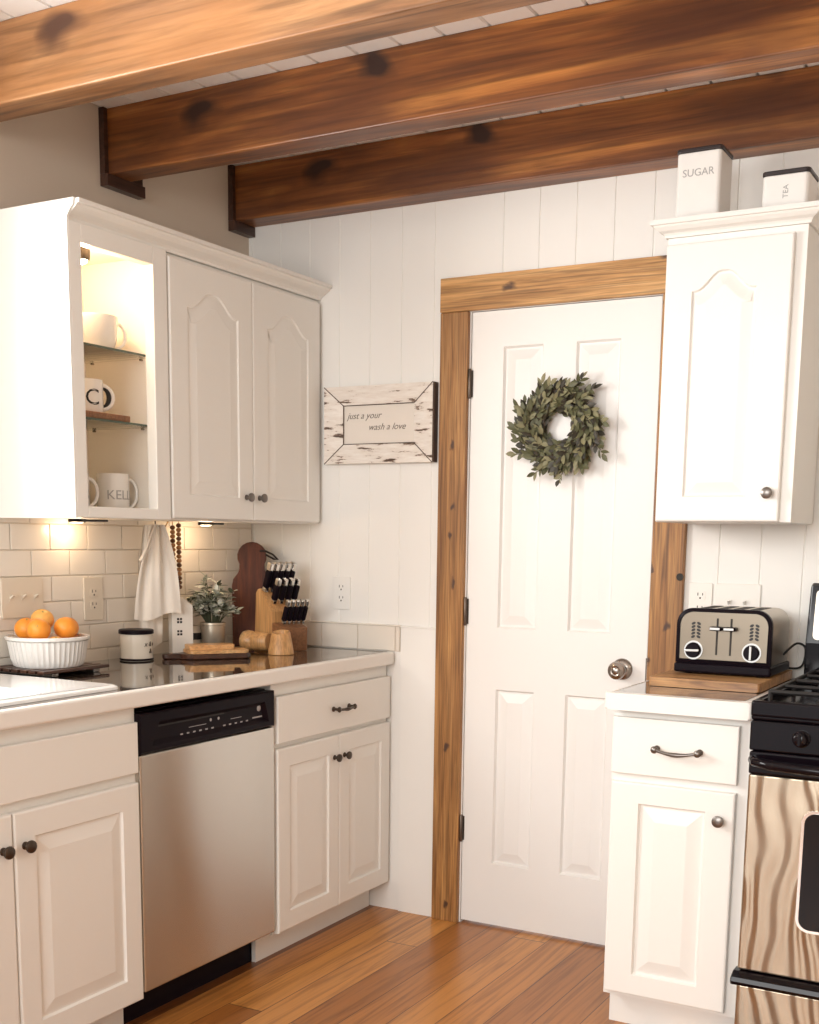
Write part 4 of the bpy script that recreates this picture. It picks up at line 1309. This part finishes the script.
plate('power_outlet', 'almond double outlet on the tiled wall above the canister', (XW + 0.0086, -0.832, 1.123), Y, X, 0.082, 0.132, M['plastic_cream'], 1)
plate('light_switch', 'three toggle switch plate on the tiled wall above the bowl of oranges', (XW + 0.0086, -1.118, 1.137), Y, X, 0.158, 0.116, M['plastic_cream'], 0, 3)
plate('power_outlet', 'white double outlet on the back wall beside the knife block', (0.415, 0.0, 1.126), X, -Y, 0.072, 0.116, M['wall'], 1)
plate('power_outlet', 'white double outlet on the back wall behind the left half of the toaster', (1.697, 0.0, 1.140), X, -Y, 0.072, 0.116, M['plastic_white'], 1)
plate('light_switch', 'white switch plate with toggles on the back wall behind the right half of the toaster', (1.808, 0.0, 1.140), X, -Y, 0.136, 0.116, M['plastic_white'], 0, 2)

# ================================================================== sign on the back wall
SG = thing('wall_sign', 'chipped white wooden frame sign with handwriting, between wall cabinet and door casing', 'sign', (0.562, 0.0, 1.70))
sx0, sx1, sz0, sz1 = 0.358, 0.783, 1.571, 1.829
ix0, ix1, iz0, iz1 = 0.427, 0.706, 1.637, 1.767
bm = nb()
box(bm, sx0 + 0.002, sx1 - 0.002, -0.010, -0.0005, sz0 + 0.002, sz1 - 0.002)
obj('back_board', bm, M['sign_back'], SG)
def rail(p, q, r, s):
    bm = nb()
    yo, yi = -0.030, -0.0145
    f = [bm.verts.new((p[0], yo, p[1])), bm.verts.new((q[0], yo, q[1])), bm.verts.new((r[0], yi, r[1])), bm.verts.new((s[0], yi, s[1]))]
    b_ = [bm.verts.new((v[0], -0.0102, v[1])) for v in (p, q, r, s)]
    bm.faces.new(f); bm.faces.new(b_[::-1])
    for i in range(4): bm.faces.new((f[i], f[(i + 1) % 4], b_[(i + 1) % 4], b_[i]))
    obj('frame_rail', bm, M['sign'], SG, smooth=False)
g = 0.0012
rail((sx0, sz0), (sx1, sz0), (ix1 - g, iz0), (ix0 + g, iz0))
rail((sx1, sz1), (sx0, sz1), (ix0 + g, iz1), (ix1 - g, iz1))
rail((sx0, sz1), (sx0, sz0), (ix0, iz0 + g), (ix0, iz1 - g))
rail((sx1, sz0), (sx1, sz1), (ix1, iz1 - g), (ix1, iz0 + g))
bm = nb()
for (a, b_) in (((sx0, sz0), (ix0, iz0)), ((sx1, sz0), (ix1, iz0)), ((sx0, sz1), (ix0, iz1)), ((sx1, sz1), (ix1, iz1))):
    tube(bm, [(a[0], -0.0297, a[1]), (b_[0], -0.0143, b_[1])], 0.0018, 6)
for (a, b_) in (((ix0, iz0), (ix1, iz0)), ((ix0, iz0), (ix0, iz1)), ((ix0, iz1), (ix1, iz1))):
    tube(bm, [(a[0], -0.0135, a[1]), (b_[0], -0.0135, b_[1])], 0.0019, 6)
box(bm, sx1 + 0.0003, sx1 + 0.006, -0.029, -0.001, sz0, sz1, 0.001)
tag(obj('worn_joints', bm, M['old_wood'], SG), 'dark worn wood at the mitres and outer edge')
letters('lettering', 'just a your', 0.031, (0.440, -0.0103, 1.722), X, Z, -Y, M['brown_ink'], SG, 0.0004, 0.4, None, 'LEFT', -0.0002)
letters('lettering', 'wash a love', 0.031, (0.524, -0.0103, 1.683), X, Z, -Y, M['brown_ink'], SG, 0.0004, 0.4, None, 'LEFT', -0.0002)

# ================================================================== wreath on the door
wcx, wcz = 1.234, 1.666
wr = thing('leaf_wreath', 'green leaf wreath hanging on the white door', 'wreath', (wcx, 0.0, wcz))
rnd = random.Random(5)
bm = nb()
for k in range(5):
    ph = rnd.uniform(0, 6.28); ar = rnd.uniform(0.004, 0.012)
    pts = []
    for i in range(60):
        a = 2 * PI * i / 60
        r_ = 0.090 + ar * math.sin(3 * a + ph) + (k - 2) * 0.007
        pts.append((wcx + r_ * math.cos(a), -0.030 + 0.008 * math.cos(4 * a + ph), wcz + r_ * math.sin(a)))
    tube(bm, pts, 0.0038, 7, True)
obj('twig_ring', bm, M['vine'], wr)
bm = nb(); bst = nb()
def sprig(a, r0, outw, ln, yb, nl=7):
    rad = Vector((math.cos(a), 0, math.sin(a))); tan = Vector((math.sin(a), 0, -math.cos(a)))   # clockwise
    p0 = Vector((wcx, yb, wcz)) + rad * r0
    d = (tan * (1 - abs(outw) * 0.5) + rad * outw + Vector((0, -rnd.uniform(0.05, 0.40), 0))).normalized()
    pts = [p0 + d * (ln * t) + rad * (outw * 0.1 * ln * t * t) for t in (0, 0.35, 0.7, 1.0)]
    tube(bst, pts, [0.0016, 0.0014, 0.0011, 0.0007], 5)
    for q in range(nl):
        t = 0.12 + 0.88 * q / (nl - 1)
        p = p0 + d * (ln * t)
        sd = (-1 if q % 2 else 1)
        perp = d.cross(Vector((0, -1, 0))).normalized()
        dd = d * rnd.uniform(0.55, 1.0) + perp * sd * rnd.uniform(0.35, 0.85) + Vector((0, -rnd.uniform(-0.15, 0.5), 0))
        if q == nl - 1: dd = d
        x = rnd.random()
        leaf(bm, p, dd, (rnd.uniform(-.6, .6), -1, rnd.uniform(-.6, .6)), rnd.uniform(0.023, 0.036), rnd.uniform(0.0115, 0.0175), 0 if x < 0.46 else (1 if x < 0.72 else 2), 0.1)
for k in range(92):
    a = 2 * PI * k / 92 + rnd.uniform(-0.05, 0.05)
    sprig(a, rnd.uniform(0.066, 0.116), rnd.uniform(-0.22, 0.28), rnd.uniform(0.045, 0.072), -rnd.uniform(0.014, 0.048))
for k in range(34):
    a = 2 * PI * k / 34 + rnd.uniform(-0.08, 0.08)
    sprig(a, rnd.uniform(0.050, 0.062), rnd.uniform(-0.10, 0.15), rnd.uniform(0.035, 0.050), -rnd.uniform(0.016, 0.040), 6)
for a, o_, l_ in ((1.30, 0.95, 0.085), (1.05, 0.8, 0.075), (0.42, 0.55, 0.08), (-0.22, 0.8, 0.10), (-0.65, 0.7, 0.08), (-1.25, 0.85, 0.085), (-1.70, 0.6, 0.085), (2.45, 0.35, 0.09), (3.0, 0.6, 0.075), (-2.3, 0.65, 0.09), (3.5, 0.5, 0.08)):
    sprig(a, 0.100, o_, l_ * 0.85, -0.03, 9)
obj('foliage', bm, [M['wl1'], M['wl2'], M['wl3']], wr, sharp=70)
obj('sprig_stems', bst, M['vine'], wr)

# ================================================================== right-hand base cabinet, counter, toaster
RF, RD = -0.612, -0.630
rx0, rx1 = 1.6485, 2.020
rb = thing('base_cabinet', 'narrow white base cabinet beside the range with one drawer and one door', 'cabinet', (1.83, -0.3, 0))
bm = nb()
box(bm, rx0 + 0.004, rx1, RF + 0.018, -0.022, 0.100, 0.886)
box(bm, rx0 + 0.004, rx0 + 0.03, RF, RF + 0.018, 0.100, 0.886); box(bm, rx1 - 0.036, rx1, RF, RF + 0.018, 0.100, 0.886)
box(bm, rx0 + 0.03, rx1 - 0.036, RF, RF + 0.018, 0.100, 0.13); box(bm, rx0 + 0.03, rx1 - 0.036, RF, RF + 0.018, 0.68, 0.73); box(bm, rx0 + 0.03, rx1 - 0.036, RF, RF + 0.018, 0.85, 0.886)
obj('body', bm, M['cab'], rb, smooth=False)
bm = nb(); box(bm, rx0 + 0.004, rx1, -0.556, -0.540, 0.0, 0.0995)
obj('toe_kick', bm, M['cab'], rb)
bm = nb(); prism(bm, rect(0, 0.330, 0, 0.150), (1.656, RF - 0.0003, 0.716), X, Z, -Y, 0.0177, 0.003)
dr = obj('drawer', bm, M['cab'], rb)
bar_handle(dr, (1.778, RD, 0.791), (1.890, RD, 0.791), -Y, M['pewter'], 0.022, 0.008)
bm = nb(); raised_door(bm, (1.658, RD, 0.112), X, -Y, 0.327, 0.582, 0.0177, (0.076, 0.253, 0.058, 0.528), 0.0, 0.010, 0.034)
d = obj('door', bm, M['cab'], rb)
knob(d, (1.949, RD, 0.622), -Y, M['pewter'], r=0.0155, ln=0.027, label='pewter round knob')

rc = thing('countertop', 'short dark polished countertop with white edges beside the range', 'countertop', (1.83, -0.33, 0.888))
bm = nb(); box(bm, 1.656, 1.992, -0.628, -0.0223, 0.888, CT)
obj('dark_top', bm, M['counter'], rc, smooth=False)
bm = nb()
prism(bm, rrect(1.640, 2.022, -0.660, -0.6285, 0.010), (0, 0, 0.887), X, Y, Z, CT + 0.001 - 0.887, 0.006, 3)
box(bm, 1.9925, 2.022, -0.6285, -0.0223, 0.887, CT + 0.001, 0.006, 3)
box(bm, 1.648, 1.6555, -0.6285, -0.0223, 0.887, CT + 0.001, 0.003, 2)
obj('white_edge', bm, M['edge'], rc)

bm = nb(); prism(bm, rrect(1.690, 1.988, -0.450, -0.035, 0.006), (0, 0, CT + 0.0012), X, Y, Z, 0.024, 0.003)
tag(obj('cutting_board', bm, M['acacia'], loc=(1.83, -0.28, CT)), 'thick wooden cutting board on the right counter under the toaster', 'cutting board')

# toaster
TZ = CT + 0.0258
tx0, tx1, ty0, ty1 = 1.722, 1.982, -0.315, -0.080
to = thing('toaster', 'four slice brushed steel toaster with black trim on the wooden cutting board', 'toaster', (1.85, -0.2, TZ))
bm = nb(); box(bm, tx0 - 0.004, tx1 + 0.004, ty0 - 0.004, ty1 + 0.004, TZ + 0.004, TZ + 0.030, 0.006, 3)
for x in (tx0 + 0.03, tx1 - 0.03):
    for y in (ty0 + 0.03, ty1 - 0.03):
        lathe(bm, [(0, 0.0), (0.011, 0.0), (0.011, 0.005), (0, 0.005)], (x, y, TZ), Z, 14)
obj('base', bm, M['blk_satin'], to)
def bread_profile(x0, x1, z0, z1, r):
    p = [(x0, z0), (x1, z0)]
    for (cx, a0) in ((x1 - r, 0), (x0 + r, PI / 2)):
        for i in range(9):
            a = a0 + PI / 2 * i / 8
            p.append((cx + r * math.cos(a), z1 - r + r * math.sin(a)))
    return p
bm = nb()
prism(bm, bread_profile(tx0 + 0.002, tx1 - 0.002, TZ + 0.0305, TZ + 0.180, 0.042), (0, ty0 + 0.014, 0), X, Z, Y, (ty1 - ty0) - 0.016, 0.0)
obj('shell', bm, M['ss_plain'], to, sharp=25)
bm = nb()
oP = bread_profile(tx0 - 0.001, tx1 + 0.001, TZ + 0.0305, TZ + 0.183, 0.044)
iP = inset(oP, 0.010)
def ringy(pp, y): return [bm.verts.new((p[0], y, p[1])) for p in pp]
a1, a2, a3, a4 = ringy(oP, ty0 + 0.0138), ringy(oP, ty0 + 0.001), ringy(iP, ty0 - 0.003), ringy(iP, ty0 + 0.0138)
loops(bm, [a4, a1, a2, a3], cap=False)
k = len(a3)
for i in range(k): bm.faces.new((a3[i], a3[(i + 1) % k], a4[(i + 1) % k], a4[i]))
obj('black_trim', bm, M['blk_satin'], to, sharp=25)
bm = nb(); prism(bm, inset(oP, 0.0105), (0, ty0 + 0.0135, 0), X, Z, -Y, 0.0135, 0.001)
obj('face_plate', bm, M['ss_face'], to)
yf = ty0
for x in (1.835, 1.873):
    bm = nb(); box(bm, x - 0.0028, x + 0.0028, yf - 0.0004, yf - 0.00005, TZ + 0.056, TZ + 0.157)
    obj('lever_slot', bm, M['slot'], to)
    bm = nb(); box(bm, x - 0.017, x + 0.017, yf - 0.024, yf - 0.003, TZ + 0.124, TZ + 0.135, 0.003, 2)
    lv = obj('lever', bm, M['blk_satin'], to)
    bm = nb(); box(bm, x - 0.015, x + 0.013, yf - 0.0265, yf - 0.0243, TZ + 0.126, TZ + 0.133, 0.0008)
    obj('chrome_strip', bm, M['chrome'], lv)
for x, ang in ((1.772, 0.03), (1.932, PI / 2)):
    bm = nb()
    kc = Vector((x, yf, TZ + 0.067))
    lathe(bm, [(0.0215, 0.0003), (0.0262, 0.0003), (0.0262, 0.004), (0.0215, 0.004)], kc, -Y, 36)
    kn = obj('dial_ring', bm, M['chrome'], to)
    bm = nb(); lathe(bm, [(0, 0.0003), (0.0212, 0.0003), (0.0208, 0.012), (0.0190, 0.015), (0, 0.015)], kc, -Y, 36)
    dl = obj('dial', bm, M['blk_satin'], to)
    bm = nb(); u_ = Vector((math.cos(ang), 0, math.sin(ang))); v_ = Vector((-math.sin(ang), 0, math.cos(ang)))
    prism(bm, rrect(-0.019, 0.019, -0.0032, 0.0032, 0.002, 3), kc - Y * 0.0152, u_, v_, -Y, 0.0055, 0.0008)
    obj('pointer', bm, M['chrome'], dl)
    bm = nb()
    for cx in (-1, 1):
        for r_ in range(5):
            c = Vector((x + 0.004 + cx * 0.0075, yf - 0.0003, TZ + 0.104 + r_ * 0.0092))
            pts = [(0.0062 * math.cos(q) , 0.0036 * math.sin(q)) for q in [2 * PI * i / 10 for i in range(10)]]
            u2 = Vector((math.cos(cx * -0.5), 0, math.sin(cx * -0.5))); v2 = Vector((-u2.z, 0, u2.x))
            prism(bm, pts, c, u2, v2, -Y, 0.0005)
    obj('printed_dots', bm, M['ink'], to)
for i in range(4):
    x = tx0 + 0.062 + i * 0.0455
    bm = nb(); prism(bm, rrect(x - 0.013, x + 0.013, ty0 + 0.055, ty1 - 0.030, 0.004), (0, 0, TZ + 0.1801), X, Y, Z, 0.0012)
    obj('bread_slot', bm, M['slot'], to)
bm = nb()
pts = [(tx1 - 0.001, -0.150, TZ + 0.052), (tx1 + 0.014, -0.145, TZ + 0.070), (tx1 + 0.030, -0.120, TZ + 0.084), (tx1 + 0.040, -0.06, TZ + 0.070), (tx1 + 0.036, -0.030, TZ + 0.035), (tx1 + 0.028, -0.026, TZ + 0.012), (tx1 + 0.012, -0.030, TZ + 0.004), (tx1 - 0.02, -0.045, TZ + 0.006)]
sm = []
for i in range(len(pts) - 1):
    p0, p1, p2, p3 = [Vector(pts[max(0, min(len(pts) - 1, i + q))]) for q in (-1, 0, 1, 2)]
    for j in range(6):
        t = j / 6
        sm.append(0.5 * ((2 * p1) + (p2 - p0) * t + (2 * p0 - 5 * p1 + 4 * p2 - p3) * t * t + (3 * p1 - p0 - 3 * p2 + p3) * t ** 3))
tube(bm, sm, 0.0032, 8)
obj('power_cord', bm, M['rubber'], to)

# ================================================================== right wall cabinet with canisters on top
uf, ud = -0.316, -0.334
ux0, ux1 = 1.648, 2.014
uc = thing('wall_cabinet', 'white wall cabinet with one arched panel door, right of the door above the toaster', 'cabinet', (1.83, -0.16, 1.373))
bm = nb()
box(bm, ux0, ux1, uf, -0.0245, 1.373, 2.122, 0.001)
obj('body', bm, M['cab'], uc)
bm = nb(); raised_door(bm, (1.650, ud, 1.3745), X, -Y, 0.334, 0.728, 0.0177, (0.074, 0.246, 0.066, 0.652), 0.048, 0.007, 0.026)
d = obj('door', bm, M['cab'], uc)
knob(d, (1.955, ud, 1.449), -Y, M['pewter'], r=0.0155, ln=0.027, label='pewter round knob')
bm = nb()
cpf = [(0, 0), (0.006, 0.0), (0.008, 0.006), (0.012, 0.011), (0.022, 0.016), (0.030, 0.024), (0.033, 0.029), (0.039, 0.030), (0.039, 0.042), (0.0, 0.042)]
zc_ = 2.1225
ringsC = []
for (e, h) in cpf[:-1]:
    ringsC.append([bm.verts.new(v) for v in ((ux0 - e, -0.0250, zc_ + h), (ux0 - e, uf - e, zc_ + h), (ux1 + e, uf - e, zc_ + h), (ux1 + e, -0.0250, zc_ + h))])
loops(bm, ringsC)
bm.faces.new(ringsC[0][::-1])
obj('crown', bm, M['cab'], uc)

ztop = zc_ + 0.0425
def tin(name, label, x0, x1, y0, y1, h, text, vertical=False):
    c = ((x0 + x1) / 2, (y0 + y1) / 2, ztop)
    t = thing(name, label, 'canister', c, 'canisters on the right wall cabinet')
    bm = nb(); prism(bm, rrect(x0, x1, y0, y1, 0.012, 4), (0, 0, ztop + 0.0005), X, Y, Z, h, 0.003)
    obj('body', bm, M['tin'], t)
    bm = nb(); prism(bm, rrect(x0 - 0.002, x1 + 0.002, y0 - 0.002, y1 + 0.002, 0.013, 4), (0, 0, ztop + h + 0.001), X, Y, Z, 0.011, 0.003)
    tag(obj('lid', bm, M['lid'], t), 'dark worn lid')
    if vertical:
        letters('lettering', text, 0.019, (c[0] + 0.008, y0 - 0.0005, ztop + h * 0.52), Z, -X, -Y, M['grey_print'], t, 0.0004)
    else:
        letters('lettering', text, 0.027, (c[0], y0 - 0.0005, ztop + h * 0.66), X, Z, -Y, M['grey_print'], t, 0.0004)
    return t
tin('storage_tin', 'tall white tin lettered SUGAR on the right wall cabinet', 1.652, 1.772, -0.285, -0.165, 0.178, 'SUGAR')
tin('storage_tin', 'short white tin with dark lid, nearest the right edge on the wall cabinet', 1.886, 2.004, -0.300, -0.180, 0.088, 'TEA', True)

# ================================================================== range
gx0, gx1 = 2.028, 2.790
rg = thing('kitchen_range', 'black and stainless gas range at the right edge of the picture', 'range', (2.41, -0.36, 0))
bm = nb(); box(bm, gx0, gx1, -0.665, -0.020, 0.030, 0.895, 0.002)
for x in (gx0 + 0.05, gx1 - 0.05):
    for y in (-0.60, -0.08): box(bm, x - 0.02, x + 0.02, y - 0.02, y + 0.02, 0.0, 0.032)
obj('body', bm, M['blk_satin'], rg)
bm = nb()
box(bm, gx0 - 0.001, gx1 + 0.001, -0.695, -0.020, 0.8955, 0.928, 0.006, 3)
for (a, b_, c_, d_) in ((gx0 - 0.001, gx1 + 0.001, -0.702, -0.672), (gx0 - 0.001, gx0 + 0.022, -0.672, -0.090), (gx1 - 0.022, gx1 + 0.001, -0.672, -0.090)):
    box(bm, a, b_, c_, d_, 0.905, 0.944, 0.006, 3)
obj('cooktop', bm, M['blk'], rg)
bm = nb(); box(bm, gx0, gx1, -0.700, -0.666, 0.822, 0.895, 0.004, 2)
cp = obj('control_panel', bm, M['blk'], rg)
for x in (2.150, 2.270, 2.410, 2.550, 2.670):
    bm = nb()
    lathe(bm, [(0, 0), (0.021, 0), (0.021, 0.004), (0.017, 0.007), (0.0155, 0.026), (0.013, 0.028), (0, 0.028)], (x, -0.7003, 0.860), -Y, 24)
    box(bm, x - 0.004, x + 0.004, -0.7345, -0.7285, 0.846, 0.874, 0.002)
    obj('burner_knob', bm, M['blk'], cp)
bm = nb(); box(bm, gx0 + 0.002, gx1 - 0.002, -0.700, -0.666, 0.265, 0.764, 0.006, 3)
od = obj('oven_door', bm, M['ss_ripple'], rg)
bm = nb(); box(bm, gx0 + 0.002, gx1 - 0.002, -0.7035, -0.666, 0.7645, 0.8205, 0.005, 3)
obj('top_band', bm, M['blk'], od)
bm = nb()
pts = [(gx0 + 0.012, -0.704, 0.800), (gx0 + 0.022, -0.728, 0.799), (gx0 + 0.06, -0.744, 0.7965), (gx0 + 0.20, -0.751, 0.794), (2.41, -0.753, 0.793), (gx1 - 0.20, -0.751, 0.794), (gx1 - 0.06, -0.744, 0.7965), (gx1 - 0.022, -0.728, 0.799), (gx1 - 0.012, -0.704, 0.800)]
tube(bm, pts, 0.012, 14)
obj('handle', bm, M['blk'], od)
bm = nb()
prism(bm, rrect(2.163, 2.655, 0.388, 0.690, 0.030, 6), (0, -0.7002, 0), X, Z, -Y, 0.003, 0.001)
fr = obj('window_frame', bm, M['chrome'], od)
bm = nb(); prism(bm, rrect(2.170, 2.648, 0.395, 0.683, 0.026, 6), (0, -0.7034, 0), X, Z, -Y, 0.0012, 0.0004)
obj('window_glass', bm, M['oven_glass'], fr)
bm = nb()
prism(bm, [(-0.700, 0.228), (-0.722, 0.232), (-0.728, 0.242), (-0.724, 0.252), (-0.700, 0.262), (-0.667, 0.262), (-0.667, 0.228)], (gx0 - 0.008, 0, 0), Y, Z, X, gx1 - gx0 + 0.016, 0.003)
obj('drawer_handle', bm, M['blk'], rg)
bm = nb(); box(bm, gx0 + 0.002, gx1 - 0.002, -0.700, -0.666, 0.045, 0.2270, 0.005, 3)
obj('storage_drawer', bm, M['ss_ripple'], rg)
# burners and grates
for (x, y) in ((2.20, -0.52), (2.20, -0.24), (2.62, -0.52), (2.62, -0.24)):
    bm = nb()
    lathe(bm, [(0, 0.0), (0.055, 0.0), (0.050, 0.004), (0.036, 0.006), (0.036, 0.012), (0.026, 0.016), (0, 0.016)], (x, y, 0.9285), Z, 28)
    obj('burner', bm, M['iron'], rg)
for (xa, xb) in ((2.062, 2.392), (2.428, 2.756)):
    bm = nb(); za = 0.962
    for y in (-0.655, -0.38, -0.105): tube(bm, [(xa, y, za), (xb, y, za)], 0.006, 8)
    for x in (xa, (xa + xb) / 2, xb):
        tube(bm, [(x, -0.655, za), (x, -0.105, za)], 0.006, 8)
    for x in (xa, xb):
        for y in (-0.655, -0.38, -0.105): tube(bm, [(x, y, za), (x, y, 0.929)], 0.006, 8)
    for y in (-0.52, -0.24):
        xm = (xa + xb) / 2
        tube(bm, [(xa, y, za), (xm - 0.045, y, za)], 0.005, 8); tube(bm, [(xm + 0.045, y, za), (xb, y, za)], 0.005, 8)
    obj('grate', bm, M['iron'], rg)
bm = nb()
prism(bm, [(-0.088, 0.929), (-0.022, 0.929), (-0.022, 1.200), (-0.045, 1.208), (-0.062, 1.200), (-0.088, 1.040)], (gx0, 0, 0), Y, Z, X, gx1 - gx0, 0.006, 3)
bg_ = obj('backguard', bm, M['blk'], rg)
bm = nb()
sl = Vector((0, 0.026, 0.160)).normalized(); nn = Vector((0, -0.160, 0.026)).normalized()
prism(bm, rrect(0.018, gx1 - gx0 - 0.018, 0.010, 0.152, 0.012), Vector((gx0, -0.088, 1.040)) + nn * 0.0003, X, sl, nn, 0.0015, 0.0005)
obj('backguard_panel', bm, M['ss_plain'], bg_)
